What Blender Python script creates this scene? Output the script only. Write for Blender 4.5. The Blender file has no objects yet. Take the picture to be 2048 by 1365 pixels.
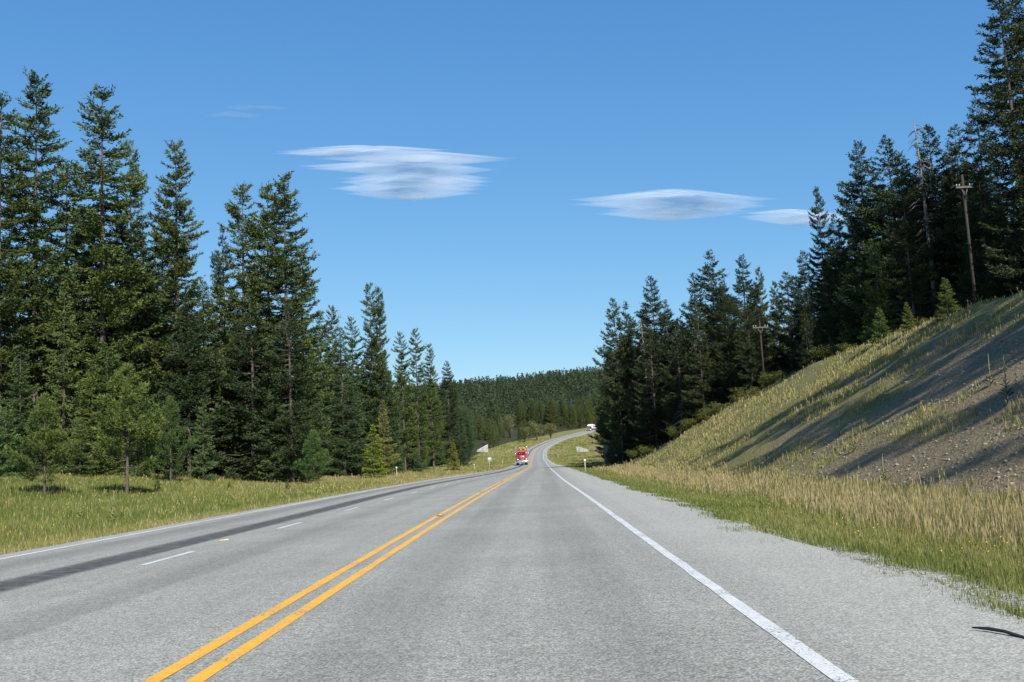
import bpy, math, random
import numpy as np
from mathutils import Matrix, Vector
# ------------------------------------------------------------------ camera, sky, sun
scene = bpy.context.scene
COL = scene.collection
FPX, ROLL, EYE = 1991.0, 0.05, 1.2          # focal length in px of a 2048 wide frame
_cy = np.array([43, -236.5, -FPX]); _cy /= np.linalg.norm(_cy)
_up = np.cross(np.array([1, ROLL, 0]), _cy); _up /= np.linalg.norm(_up)
_cx = np.cross(_cy, _up)
RW = np.array([_cx, _cy, _up])              # camera -> world
cam = bpy.data.cameras.new('camera'); cam_o = bpy.data.objects.new('camera', cam); COL.objects.link(cam_o)
cam.sensor_width = 36; cam.lens = 36 * FPX / 2048; cam.clip_start = .1; cam.clip_end = 30000
M = Matrix(RW.tolist()).to_4x4(); M.translation = (0, 0, EYE); cam_o.matrix_world = M
scene.camera = cam_o
SUN_EL = math.radians(39); LX, LY = -.38, .925       # horizontal travel of the light
world = bpy.data.worlds.new('World'); scene.world = world; world.use_nodes = True
wn = world.node_tree; wn.nodes.clear()
sky = wn.nodes.new('ShaderNodeTexSky'); sky.sky_type = 'NISHITA'; sky.sun_disc = False
sky.sun_elevation = SUN_EL; sky.sun_rotation = math.atan2(-LX, -LY)
sky.altitude = 900; sky.air_density = 1.0; sky.dust_density = .35; sky.ozone_density = 2.0
bg = wn.nodes.new('ShaderNodeBackground'); bg.inputs[1].default_value = .095
wo = wn.nodes.new('ShaderNodeOutputWorld')
# clear deep-blue grade of the Nishita sky: per-channel power and gain
_sep = wn.nodes.new('ShaderNodeSeparateColor'); _com = wn.nodes.new('ShaderNodeCombineColor'); wn.links.new(sky.outputs[0], _sep.inputs[0])
for _i, (_g, _p) in enumerate([(.57, 1.0), (.715, .72), (.88, .46)]):
    _a = wn.nodes.new('ShaderNodeMath'); _a.operation = 'MULTIPLY'; _a.inputs[1].default_value = .146; wn.links.new(_sep.outputs[_i], _a.inputs[0])
    _b = wn.nodes.new('ShaderNodeMath'); _b.operation = 'POWER'; _b.inputs[1].default_value = _p; wn.links.new(_a.outputs[0], _b.inputs[0])
    _c = wn.nodes.new('ShaderNodeMath'); _c.operation = 'MULTIPLY'; _c.inputs[1].default_value = _g / .146; wn.links.new(_b.outputs[0], _c.inputs[0]); wn.links.new(_c.outputs[0], _com.inputs[_i])
wn.links.new(_com.outputs[0], bg.inputs[0]); wn.links.new(bg.outputs[0], wo.inputs[0])
sun = bpy.data.lights.new('sun', 'SUN'); sun.energy = 5.0; sun.angle = math.radians(.55); sun.color = (1, .95, .86)
sun_o = bpy.data.objects.new('sun', sun); COL.objects.link(sun_o)
n = math.hypot(LX, LY)
ld = Vector((LX / n * math.cos(SUN_EL), LY / n * math.cos(SUN_EL), -math.sin(SUN_EL)))
sun_o.rotation_euler = ld.to_track_quat('-Z', 'Y').to_euler()
scene.view_settings.view_transform = 'Standard'; scene.view_settings.look = 'None'
scene.view_settings.exposure = .62; scene.view_settings.gamma = 1
scene.cycles.max_bounces = 10; scene.cycles.diffuse_bounces = 2; scene.cycles.transparent_max_bounces = 6
scene.cycles.volume_bounces = 9

# ------------------------------------------------------------------ small maths
rng = np.random.default_rng(7); random.seed(7)
def ray(px, py):
    d = RW @ np.array([px - 1024, 682.5 - py, -FPX]); return d / d[1]
def pos(px, py, Y):
    d = ray(px, py); return np.array([d[0] * Y, Y, EYE + d[2] * Y])
_perm = np.random.default_rng(3).random((256, 256))
def vnoise(x, y):
    x = np.asarray(x, float); y = np.asarray(y, float)
    xi = np.floor(x).astype(int); yi = np.floor(y).astype(int); fx = x - xi; fy = y - yi
    fx = fx * fx * (3 - 2 * fx); fy = fy * fy * (3 - 2 * fy)
    g = lambda a, b: _perm[a & 255, b & 255]
    return (g(xi, yi) * (1 - fx) + g(xi + 1, yi) * fx) * (1 - fy) + (g(xi, yi + 1) * (1 - fx) + g(xi + 1, yi + 1) * fx) * fy
def fbm(x, y, o=4):
    s = 0; a = .5
    for i in range(o):
        s = s + a * (vnoise(x * 2 ** i + 17 * i, y * 2 ** i + 31 * i) - .5); a *= .5
    return s * 2                       # about -1..1
def sstep(a, b, x):
    t = np.clip((np.asarray(x, float) - a) / (b - a), 0, 1); return t * t * (3 - 2 * t)
def smooth_curve(pts, sig):
    xs = np.arange(-80, 1300, 2.0); ys = np.interp(xs, [p[0] for p in pts], [p[1] for p in pts])
    k = np.exp(-.5 * (np.arange(-30, 31) * 2.0 / sig) ** 2); k /= k.sum()
    ys2 = np.convolve(np.pad(ys, 30, mode='edge'), k, 'valid')
    return lambda v: np.interp(v, xs, ys2)
XC = smooth_curve([(-80, -2.2), (25, -2.2), (51, -1.92), (80, -1.55), (110, -1.2), (152, -.76), (200, -.6), (298, -.5), (363, .2), (400, 1.3), (430, 4.2), (490, 11.6), (550, 22.8), (620, 38), (700, 60), (800, 95), (1300, 300)], 12)
ZR = smooth_curve([(-80, 0), (195, 0), (298, 1.13), (363, 3.26), (400, 5.2), (430, 6.8), (490, 10.1), (550, 13.3), (620, 17.4), (700, 21), (800, 25), (1300, 40)], 10)
R_LINE = smooth_curve([(-80, 3.74), (30, 3.72), (60, 3.4), (110, 3.1), (150, 3.05), (260, 3.5), (1300, 3.5)], 6)
R_EDGE = smooth_curve([(-80, 5.35), (20, 5.3), (60, 5.25), (78, 5.3), (150, 5.0), (260, 4.5), (1300, 4.5)], 8)
L_LINE = smooth_curve([(-80, -6.7), (62, -6.7), (70, -6.6), (86, -6.0), (130, -3.5), (200, -3.5), (1300, -3.5)], 8)
def l_edge(Y): return L_LINE(Y) - .55
def lat(X, Y):
    return (X - XC(Y)) / np.sqrt(1 + ((XC(Y + 3) - XC(Y - 3)) / 6) ** 2)
def crest_b(Y): return np.interp(Y, [-60, 20, 46, 60, 73, 86, 98, 108, 118], [20, 18.8, 16.4, 13.9, 11.4, 8.9, 4.6, 1.4, .3])
TOE = 9.6
def ground(X, Y, fine=True):
    X = np.asarray(X, float); Y = np.asarray(Y, float)
    z = ZR(Y); l = lat(X, Y)
    eL = -(l - l_edge(Y)); eR = l - R_EDGE(Y)
    zl = np.interp(eL, [0, 1, 4, 8, 15, 25, 38, 60, 120], [-.02, -.1, -.35, -.3, 0, 1.2, 2.0, 2.8, 5])
    # right-hand verge and cut bank
    zr = np.interp(eR, [0, .6, 2.5, 3.6, 200], [-.02, -.06, -.3, -.36, -.36])
    b = X - np.maximum(TOE, .066 * (Y - 130) + 11) - .5 * fbm(Y / 9, X * 0 + 3) * sstep(0, 2, X - 9)
    cb = crest_b(Y) + .5 * fbm(Y / 14, X * 0 + 9)
    cb = np.maximum(cb, .1)
    bank = .667 * np.minimum(b, cb) + np.where(b > cb, .2 * np.minimum(b - cb, 40) + .3 * np.maximum(b - cb - 40, 0), 0)
    cut = sstep(110, 125, Y)
    bank2 = .16 * np.minimum(b, 30) + .3 * np.maximum(b - 30, 0)
    bank = bank * (1 - cut) + bank2 * cut
    zr = zr + np.log1p(np.exp(np.clip(bank * 4, -30, 30))) / 4
    zz = np.where(eL > 0, zl, np.where(eR > 0, zr, -.05))
    offr = np.clip(np.maximum(eL, eR), 0, None)
    if fine:
        zz = zz + fbm(X / 3, Y / 3, 3) * .10 * sstep(1.0, 4, offr) + fbm(X / .8, Y / .8, 3) * (.03 + .07 * sstep(9.5, 12, X)) * sstep(.3, 1.5, offr)
        zz = zz + fbm(X / 40, Y / 40, 2) * .8 * sstep(25, 60, offr)
    z = z + zz
    # far valley and the long wooded ridge
    far = sstep(820, 1500, Y)
    ridge = 100 + .045 * X + 6 * fbm(X / 300, Y / 500, 3) - 20 * sstep(1600, 2600, Y)
    zf = 24 + 4 * fbm(X / 90, Y / 90, 2) + np.minimum(np.maximum(X - 60, 0) * .12, 90)
    m = sstep(640, 760, Y) * sstep(0, 25, np.abs(l) - 8)
    z = z * (1 - m) + zf * m
    z = z * (1 - far) + ridge * far
    lake = sstep(1.15, .8, np.sqrt(((X + 25) / 60) ** 2 + ((Y - 830) / 55) ** 2))
    z = z - lake * np.maximum(z - 22, 0)
    return z
def gz(x, y): return float(ground(np.array([x]), np.array([y]))[0])
def hit(px, py, y0=15, y1=700):
    Y = np.arange(y0, y1, .5); d = ray(px, py)
    dz = EYE + d[2] * Y - ground(d[0] * Y, Y)
    i = int(np.argmax(dz < 0)); y = Y[i]
    return d[0] * y, y

# ------------------------------------------------------------------ tagging helpers
def tag(o, label=None, cat=None, group=None, kind=None):
    if label: o['label'] = label
    if cat: o['category'] = cat
    if group: o['group'] = group
    if kind: o['kind'] = kind
    return o
def empty(name, loc=(0, 0, 0), rz=0, label=None, cat=None, group=None):
    o = bpy.data.objects.new(name, None); COL.objects.link(o); o.location = loc; o.rotation_euler = (0, 0, rz)
    o.empty_display_size = .2
    return tag(o, label, cat, group)
def link_mesh(name, me, parent=None, kind=None):
    o = bpy.data.objects.new(name, me); COL.objects.link(o)
    if parent is not None: o.parent = parent
    if kind: o['kind'] = kind
    return o
def np_mesh(name, V, F, mats, attrs=None, smooth=False, uv=None, midx=None):
    """V (n,3), F list of arrays each (k,3) or (k,4)"""
    me = bpy.data.meshes.new(name)
    V = np.asarray(V, np.float32); Fs = [np.asarray(f, np.int32) for f in (F if isinstance(F, list) else [F]) if len(f)]
    me.vertices.add(len(V)); me.vertices.foreach_set('co', V.ravel())
    loops = np.concatenate([f.ravel() for f in Fs]); tot = np.concatenate([np.full(len(f), f.shape[1], np.int32) for f in Fs])
    st = np.concatenate([[0], np.cumsum(tot)[:-1]]).astype(np.int32)
    me.loops.add(len(loops)); me.loops.foreach_set('vertex_index', loops)
    me.polygons.add(len(tot)); me.polygons.foreach_set('loop_start', st); me.polygons.foreach_set('loop_total', tot)
    if smooth: me.polygons.foreach_set('use_smooth', np.ones(len(tot), bool))
    if midx is not None: me.polygons.foreach_set('material_index', np.asarray(midx, np.int32))
    for m in (mats if isinstance(mats, (list, tuple)) else [mats]): me.materials.append(m)
    for k, a in (attrs or {}).items():
        at = me.attributes.new(k, 'FLOAT', 'POINT'); at.data.foreach_set('value', np.asarray(a, np.float32))
    if uv is not None:
        u = me.uv_layers.new(name='UVMap'); u.data.foreach_set('uv', np.asarray(uv, np.float32)[loops].ravel())
    me.update(calc_edges=True); me.validate()
    return me
class MB:
    """collects simple shaped pieces into ONE mesh"""
    def __init__(s): s.v = []; s.q = []; s.t = []; s.n = 0
    def add(s, V, Q=(), T=()):
        V = np.asarray(V, float); s.v.append(V)
        if len(Q): s.q.append(np.asarray(Q) + s.n)
        if len(T): s.t.append(np.asarray(T) + s.n)
        s.n += len(V)
    def box(s, c, d, rz=0, taper=1.0, rx=0):
        x, y, z = [a / 2 for a in d]; V = []
        for zz, t in ((-z, 1), (z, taper)):
            for a, b in ((-x, -y), (x, -y), (x, y), (-x, y)): V.append((a * t, b * t, zz))
        V = np.array(V)
        if rx: ca, sa = math.cos(rx), math.sin(rx); V = V @ np.array([[1, 0, 0], [0, ca, sa], [0, -sa, ca]])
        if rz: ca, sa = math.cos(rz), math.sin(rz); V = V @ np.array([[ca, sa, 0], [-sa, ca, 0], [0, 0, 1]])
        s.add(V + np.array(c), [(3, 2, 1, 0), (4, 5, 6, 7), (0, 1, 5, 4), (1, 2, 6, 5), (2, 3, 7, 6), (3, 0, 4, 7)]); return s
    def prism(s, prof, x0, x1, axis='x'):
        """side outline (y,z) extruded in x"""
        k = len(prof); V = [(x0, a, b) for a, b in prof] + [(x1, a, b) for a, b in prof]
        Q = [(i, (i + 1) % k, k + (i + 1) % k, k + i) for i in range(k)]
        T = [(0, i + 1, i) for i in range(1, k - 1)] + [(k, k + i, k + i + 1) for i in range(1, k - 1)]
        s.add(V, Q, T); return s
    def tube(s, pts, rad, n=8, cap=True):
        P = np.array(pts, float); R = np.broadcast_to(np.asarray(rad, float), (len(P),)); T = np.gradient(P, axis=0)
        V = []
        for i, p in enumerate(P):
            t = T[i] / (np.linalg.norm(T[i]) + 1e-9); a = np.array([0, 0, 1.0]) if abs(t[2]) < .9 else np.array([1.0, 0, 0])
            u = np.cross(t, a); u /= np.linalg.norm(u); w = np.cross(t, u)
            for k in range(n):
                an = 2 * math.pi * k / n; V.append(p + R[i] * (u * math.cos(an) + w * math.sin(an)))
        Q = [(i * n + k, i * n + (k + 1) % n, (i + 1) * n + (k + 1) % n, (i + 1) * n + k) for i in range(len(P) - 1) for k in range(n)]
        Tt = []
        if cap:
            Tt = [(0, k + 1, k) for k in range(1, n - 1)] + [((len(P) - 1) * n, (len(P) - 1) * n + k, (len(P) - 1) * n + k + 1) for k in range(1, n - 1)]
        s.add(V, Q, Tt); return s
    def build(s, name, m, parent=None, smooth=False, bevel=0):
        me = np_mesh(name, np.concatenate(s.v), ([np.concatenate(s.q)] if s.q else []) + ([np.concatenate(s.t)] if s.t else []), m, smooth=smooth)
        o = link_mesh(name, me, parent)
        if bevel:
            b = o.modifiers.new('b', 'BEVEL'); b.width = bevel; b.segments = 2
        return o

# ------------------------------------------------------------------ materials
def newmat(name):
    m = bpy.data.materials.new(name); m.use_nodes = True; nt = m.node_tree
    return m, nt, nt.nodes['Principled BSDF']
def N(nt, t, **kw):
    nd = nt.nodes.new(t)
    for k, v in kw.items(): setattr(nd, k, v)
    return nd
def mixc(nt, fac, a, b, mode='MIX'):
    nd = nt.nodes.new('ShaderNodeMix'); nd.data_type = 'RGBA'; nd.blend_type = mode
    for s, v in ((0, fac), (6, a), (7, b)):
        if isinstance(v, (int, float)): nd.inputs[s].default_value = v
        elif isinstance(v, tuple): nd.inputs[s].default_value = v if len(v) == 4 else v + (1,)
        else: nt.links.new(v, nd.inputs[s])
    return nd.outputs[2]
def mathn(nt, op, a, b=0.0, clamp=False):
    nd = nt.nodes.new('ShaderNodeMath'); nd.operation = op; nd.use_clamp = clamp
    for s, v in ((0, a), (1, b)):
        if isinstance(v, (int, float)): nd.inputs[s].default_value = v
        else: nt.links.new(v, nd.inputs[s])
    return nd.outputs[0]
def mapr(nt, v, a, b, c=0.0, d=1.0, smooth=False):
    nd = nt.nodes.new('ShaderNodeMapRange'); nd.interpolation_type = 'SMOOTHSTEP' if smooth else 'LINEAR'
    nt.links.new(v, nd.inputs[0])
    for i, x in enumerate((a, b, c, d)): nd.inputs[i + 1].default_value = x
    return nd.outputs[0]
def noise(nt, vec, scale, detail=4, rough=.6, col=False):
    nd = nt.nodes.new('ShaderNodeTexNoise'); nd.inputs['Scale'].default_value = scale; nd.inputs['Detail'].default_value = detail
    nd.inputs['Roughness'].default_value = rough
    if vec is not None: nt.links.new(vec, nd.inputs['Vector'])
    return nd.outputs[1 if col else 0]
def bump(nt, h, strength, dist, p):
    b = nt.nodes.new('ShaderNodeBump'); b.inputs['Strength'].default_value = strength; b.inputs['Distance'].default_value = dist
    nt.links.new(h, b.inputs['Height']); nt.links.new(b.outputs[0], p.inputs['Normal'])
def simple(name, col, rough=.6, metal=0, var=.25, scale=6, coat=0):
    m, nt, p = newmat(name); tc = N(nt, 'ShaderNodeTexCoord')
    f = noise(nt, tc.outputs['Object'], scale)
    c2 = tuple(c * (1 - var) for c in col); c1 = tuple(min(1, c * (1 + var * .6)) for c in col)
    nt.links.new(mixc(nt, mapr(nt, f, .3, .7), c2, c1), p.inputs['Base Color'])
    p.inputs['Roughness'].default_value = rough; p.inputs['Metallic'].default_value = metal
    p.inputs['Coat Weight'].default_value = coat
    return m
def attr(nt, name):
    a = N(nt, 'ShaderNodeAttribute'); a.attribute_name = name; return a.outputs['Fac']

# foliage: object colour times clump-scale noise and a per-spray tint
m_fol, nt, p = newmat('conifer_foliage')
oi = N(nt, 'ShaderNodeObjectInfo'); tc = N(nt, 'ShaderNodeTexCoord')
t = attr(nt, 'tint'); nz = noise(nt, tc.outputs['Object'], .55, 3)
c = mixc(nt, 1.0, oi.outputs['Color'], mixc(nt, t, (.55, .62, .6), (1.45, 1.35, 1.1)), 'MULTIPLY')
c = mixc(nt, 1.0, c, mixc(nt, mapr(nt, nz, .35, .65), (.8, .85, .9), (1.2, 1.15, 1.0)), 'MULTIPLY')
nt.links.new(c, p.inputs['Base Color']); p.inputs['Roughness'].default_value = .75; p.inputs['Specular IOR Level'].default_value = .25
tr = N(nt, 'ShaderNodeBsdfTranslucent'); nt.links.new(c, tr.inputs[0])
ms = N(nt, 'ShaderNodeMixShader'); ms.inputs[0].default_value = .18
out = nt.nodes['Material Output']; nt.links.new(p.outputs[0], ms.inputs[1]); nt.links.new(tr.outputs[0], ms.inputs[2]); nt.links.new(ms.outputs[0], out.inputs[0])

m_bark, nt, p = newmat('bark'); tc = N(nt, 'ShaderNodeTexCoord'); mp = N(nt, 'ShaderNodeMapping'); mp.inputs['Scale'].default_value = (6, 6, 1)
nt.links.new(tc.outputs['Object'], mp.inputs[0]); f = noise(nt, mp.outputs[0], 2.2, 5)
nt.links.new(mixc(nt, mapr(nt, f, .3, .7), (.04, .032, .026), (.135, .112, .09)), p.inputs['Base Color']); p.inputs['Roughness'].default_value = .95
bump(nt, f, .8, .05, p)
m_dead = simple('dead_wood', (.17, .155, .14), .9, var=.4, scale=3)

def grass_mat(name, ramp):
    m, nt, p = newmat(name); t = attr(nt, 'tint'); r = N(nt, 'ShaderNodeValToRGB'); nt.links.new(t, r.inputs[0])
    el = r.color_ramp.elements
    el[0].position, el[0].color = ramp[0][0], ramp[0][1] + (1,); el[1].position, el[1].color = ramp[-1][0], ramp[-1][1] + (1,)
    for q, cc in ramp[1:-1]: e = el.new(q); e.color = cc + (1,)
    nt.links.new(r.outputs[0], p.inputs['Base Color']); p.inputs['Roughness'].default_value = .7; p.inputs['Specular IOR Level'].default_value = .2
    tr = N(nt, 'ShaderNodeBsdfTranslucent'); nt.links.new(r.outputs[0], tr.inputs[0])
    ms = N(nt, 'ShaderNodeMixShader'); ms.inputs[0].default_value = .3
    out = nt.nodes['Material Output']; nt.links.new(p.outputs[0], ms.inputs[1]); nt.links.new(tr.outputs[0], ms.inputs[2]); nt.links.new(ms.outputs[0], out.inputs[0])
    return m
m_grass = grass_mat('grass', [(0, (.062, .098, .026)), (.3, (.145, .175, .040)), (.5, (.235, .235, .072)), (.7, (.30, .25, .115)), (1, (.46, .355, .21))])

# asphalt (chip seal). UV: u = metres from the centre line, v = metres along
m_road, nt, p = newmat('chip_seal'); tc = N(nt, 'ShaderNodeTexCoord'); uv = tc.outputs['UV']; ob = tc.outputs['Object']
sx = N(nt, 'ShaderNodeSeparateXYZ'); nt.links.new(uv, sx.inputs[0]); u, v = sx.outputs[0], sx.outputs[1]
vo = N(nt, 'ShaderNodeTexVoronoi'); vo.inputs['Scale'].default_value = 62; nt.links.new(ob, vo.inputs['Vector'])
sc_ = N(nt, 'ShaderNodeSeparateColor'); nt.links.new(vo.outputs['Color'], sc_.inputs[0])
chip = mixc(nt, mapr(nt, sc_.outputs[0], 0, 1), (.255, .258, .228), (.425, .43, .38))
chip = mixc(nt, mapr(nt, sc_.outputs[1], .86, .94), chip, (.42, .36, .27))
chip = mixc(nt, mapr(nt, vo.outputs['Distance'], .3, .75), chip, (.17, .17, .155))
vo2 = N(nt, 'ShaderNodeTexVoronoi'); vo2.inputs['Scale'].default_value = 24; nt.links.new(ob, vo2.inputs['Vector'])
sc2 = N(nt, 'ShaderNodeSeparateColor'); nt.links.new(vo2.outputs['Color'], sc2.inputs[0])
chip = mixc(nt, 1.0, chip, mixc(nt, sc2.outputs[0], (.87, .87, .87), (1.13, 1.13, 1.13)), 'MULTIPLY')
n1 = noise(nt, ob, .35, 5); chip = mixc(nt, 1.0, chip, mixc(nt, mapr(nt, n1, .3, .7), (.88, .88, .88), (1.1, 1.1, 1.1)), 'MULTIPLY')
mp = N(nt, 'ShaderNodeMapping'); mp.inputs['Scale'].default_value = (2.2, .04, 1); nt.links.new(uv, mp.inputs[0])
n2 = noise(nt, mp.outputs[0], 1.5, 4); chip = mixc(nt, 1.0, chip, mixc(nt, mapr(nt, n2, .3, .7), (.9, .9, .9), (1.07, 1.07, 1.07)), 'MULTIPLY')
# paler loose chips on the right shoulder
sh = mapr(nt, u, 3.6, 4.4); chip = mixc(nt, mathn(nt, 'MULTIPLY', sh, .35), chip, mixc(nt, sc_.outputs[0], (.27, .265, .235), (.56, .555, .49)))
sh2 = mapr(nt, attr(nt, 'lsh'), 0, 1); chip = mixc(nt, mathn(nt, 'MULTIPLY', sh2, .5), chip, (.33, .33, .31))
# tar bleeding through in the outer oncoming lane; wheel tracks
wob = noise(nt, mp.outputs[0], 3.0, 3)
sd = attr(nt, 'tar'); sd = mathn(nt, 'ADD', sd, mathn(nt, 'MULTIPLY', mathn(nt, 'SUBTRACT', wob, .5), .35))
k1 = mapr(nt, mathn(nt, 'ABSOLUTE', sd), .2, .52, 1, 0, True)
k1 = mathn(nt, 'MULTIPLY', k1, mapr(nt, noise(nt, ob, 5, 4), .25, .6, .55, 1))
k2 = mapr(nt, mathn(nt, 'ABSOLUTE', mathn(nt, 'ADD', sd, 1.55)), .1, .7, 1, 0, True)
k3 = mapr(nt, mathn(nt, 'ABSOLUTE', mathn(nt, 'ADD', sd, -2.0)), .1, .6, 1, 0, True)
k5 = mapr(nt, mathn(nt, 'ABSOLUTE', mathn(nt, 'SUBTRACT', u, 1.0)), .1, .6, 1, 0, True)
k6 = mapr(nt, mathn(nt, 'ABSOLUTE', mathn(nt, 'SUBTRACT', u, 2.7)), .1, .6, 1, 0, True)
dark = mathn(nt, 'MAXIMUM', mathn(nt, 'MULTIPLY', k1, .93), mathn(nt, 'MAXIMUM', mathn(nt, 'MULTIPLY', k2, .3), mathn(nt, 'MULTIPLY', k3, .22)))
dark = mathn(nt, 'MAXIMUM', dark, mathn(nt, 'MULTIPLY', mathn(nt, 'MAXIMUM', k5, k6), .17))
chip = mixc(nt, dark, chip, (.035, .035, .035))
nt.links.new(chip, p.inputs['Base Color']); p.inputs['Roughness'].default_value = .85; p.inputs['Specular IOR Level'].default_value = .3
bump(nt, vo.outputs['Distance'], .5, .006, p)

def paint(name, col, wear):
    m, nt, p = newmat(name); tc = N(nt, 'ShaderNodeTexCoord'); ob = tc.outputs['Object']
    vo = N(nt, 'ShaderNodeTexVoronoi'); vo.inputs['Scale'].default_value = 62; nt.links.new(ob, vo.inputs['Vector'])
    f = noise(nt, ob, 40, 4, .7); g = noise(nt, ob, 1.3, 3)
    w = mapr(nt, mathn(nt, 'ADD', f, mathn(nt, 'MULTIPLY', g, .5)), wear, wear + .1)
    c = mixc(nt, mapr(nt, noise(nt, ob, 12, 4), .3, .7), tuple(x * .8 for x in col), col)
    c = mixc(nt, w, c, (.17, .17, .165))
    nt.links.new(c, p.inputs['Base Color']); p.inputs['Roughness'].default_value = .6
    bump(nt, vo.outputs['Distance'], .4, .005, p); return m
m_yel = paint('yellow_paint', (.78, .40, .03), .81); m_whi = paint('white_paint', (.62, .63, .61), .79)

# ground: attributes dry, gravel, forest
m_gr, nt, p = newmat('ground_cover'); tc = N(nt, 'ShaderNodeTexCoord'); ob = tc.outputs['Object']
nA = noise(nt, ob, .25, 6, .65); nB = noise(nt, ob, 3.5, 6, .7); nC = noise(nt, ob, 22, 5, .7)
g1 = mixc(nt, mapr(nt, nB, .3, .7), (.085, .10, .028), (.165, .175, .052))
dry = mixc(nt, mapr(nt, nB, .3, .7), (.15, .13, .055), (.26, .22, .105))
da = mathn(nt, 'ADD', attr(nt, 'dry'), mathn(nt, 'MULTIPLY', mathn(nt, 'SUBTRACT', nA, .5), 1.6), True)
base = mixc(nt, da, g1, dry)
vg = N(nt, 'ShaderNodeTexVoronoi'); vg.inputs['Scale'].default_value = 11; nt.links.new(ob, vg.inputs['Vector'])
sg = N(nt, 'ShaderNodeSeparateColor'); nt.links.new(vg.outputs['Color'], sg.inputs[0])
vg2 = N(nt, 'ShaderNodeTexVoronoi'); vg2.inputs['Scale'].default_value = 38; nt.links.new(ob, vg2.inputs['Vector'])
sg2 = N(nt, 'ShaderNodeSeparateColor'); nt.links.new(vg2.outputs['Color'], sg2.inputs[0])
gv = mixc(nt, sg.outputs[0], (.165, .125, .07), (.32, .255, .155)); gv = mixc(nt, mapr(nt, vg.outputs['Distance'], .3, .8), gv, (.09, .075, .05))
gv = mixc(nt, .45, gv, mixc(nt, sg2.outputs[0], (.15, .115, .065), (.35, .285, .18)))
ga = mapr(nt, mathn(nt, 'ADD', attr(nt, 'gravel'), mathn(nt, 'MULTIPLY', mathn(nt, 'SUBTRACT', nB, .5), .9)), .3, .7)
base = mixc(nt, ga, base, gv)
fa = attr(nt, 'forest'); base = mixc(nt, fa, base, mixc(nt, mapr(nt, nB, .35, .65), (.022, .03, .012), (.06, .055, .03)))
sha = mapr(nt, mathn(nt, 'ADD', attr(nt, 'shoulder'), mathn(nt, 'MULTIPLY', mathn(nt, 'SUBTRACT', noise(nt, ob, 9, 5, .75), .5), 1.5)), .35, .6)
base = mixc(nt, sha, base, mixc(nt, sg2.outputs[0], (.19, .185, .16), (.52, .51, .45)))
nt.links.new(base, p.inputs['Base Color']); p.inputs['Roughness'].default_value = .95; p.inputs['Specular IOR Level'].default_value = .1
hh = mathn(nt, 'ADD', mathn(nt, 'MULTIPLY', nB, 1.2), mathn(nt, 'MULTIPLY', mathn(nt, 'ADD', vg.outputs['Distance'], nC), .4)); bump(nt, hh, .8, .12, p)

# ------------------------------------------------------------------ terrain
def grid_axis(segs):
    a = []
    for x0, x1, st in segs: a.append(np.arange(x0, x1, st))
    return np.unique(np.round(np.concatenate(a + [[segs[-1][1]]]), 3))
xs = grid_axis([(-3000, -800, 120), (-800, -200, 25), (-200, -60, 5), (-60, -12, 1.2), (-12, -6, .4), (-6, 2.4, .8), (2.4, 12, .3), (12, 30, .4), (30, 70, 1.5), (70, 200, 5), (200, 800, 25), (800, 3000, 120)])
ys = grid_axis([(-120, -10, 8), (-10, 4, 1), (4, 30, .35), (30, 75, .5), (75, 130, .9), (130, 260, 2), (260, 760, 5), (760, 1700, 16), (1700, 4200, 100)])
GX, GY = np.meshgrid(xs, ys); GZ = ground(GX, GY)
nx, ny = len(xs), len(ys); idx = np.arange(nx * ny).reshape(ny, nx)
Q = np.stack([idx[:-1, :-1], idx[:-1, 1:], idx[1:, 1:], idx[1:, :-1]], -1).reshape(-1, 4)
L = lat(GX, GY); eR = L - R_EDGE(GY); eL = l_edge(GY) - L
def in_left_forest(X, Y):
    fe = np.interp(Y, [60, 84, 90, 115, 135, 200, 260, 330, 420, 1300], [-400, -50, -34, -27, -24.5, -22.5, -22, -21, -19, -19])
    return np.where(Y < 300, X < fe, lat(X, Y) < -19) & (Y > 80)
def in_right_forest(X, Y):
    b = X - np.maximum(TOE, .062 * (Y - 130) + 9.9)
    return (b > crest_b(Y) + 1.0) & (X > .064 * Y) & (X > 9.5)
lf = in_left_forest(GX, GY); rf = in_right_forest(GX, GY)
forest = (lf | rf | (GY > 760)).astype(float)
dry = np.where(L > 0, sstep(.5, 3.5, eR) * .75, .25 + .3 * sstep(3, 0, eL)) + .35 * sstep(70, 130, GY)
bnk = sstep(9.3, 10.6, GX) * (GY < 112)
bb = GX - TOE
gravel = bnk * np.clip(sstep(70, 25, GY + 3.2 * np.maximum(bb - 6, 0)) * .85 + 0.6 * fbm(GX / 2.5, GY / 7, 3) + .02, 0, 1) * (1 - .6 * sstep(11, 14.5, bb))
gravel = np.maximum(gravel, sstep(.5, .0, eR) * (L > 0) * .9 + sstep(.35, 0, eL) * (L < 0) * .7)
me = np_mesh('ground', np.stack([GX, GY, GZ], -1).reshape(-1, 3), Q, m_gr, dict(dry=dry.ravel(), gravel=gravel.ravel(), shoulder=(np.where(L > 0, sstep(1.5, .1, eR), sstep(.6, 0, eL))).ravel(), forest=forest.ravel()), smooth=True)
link_mesh('ground', me, kind='structure')

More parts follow.
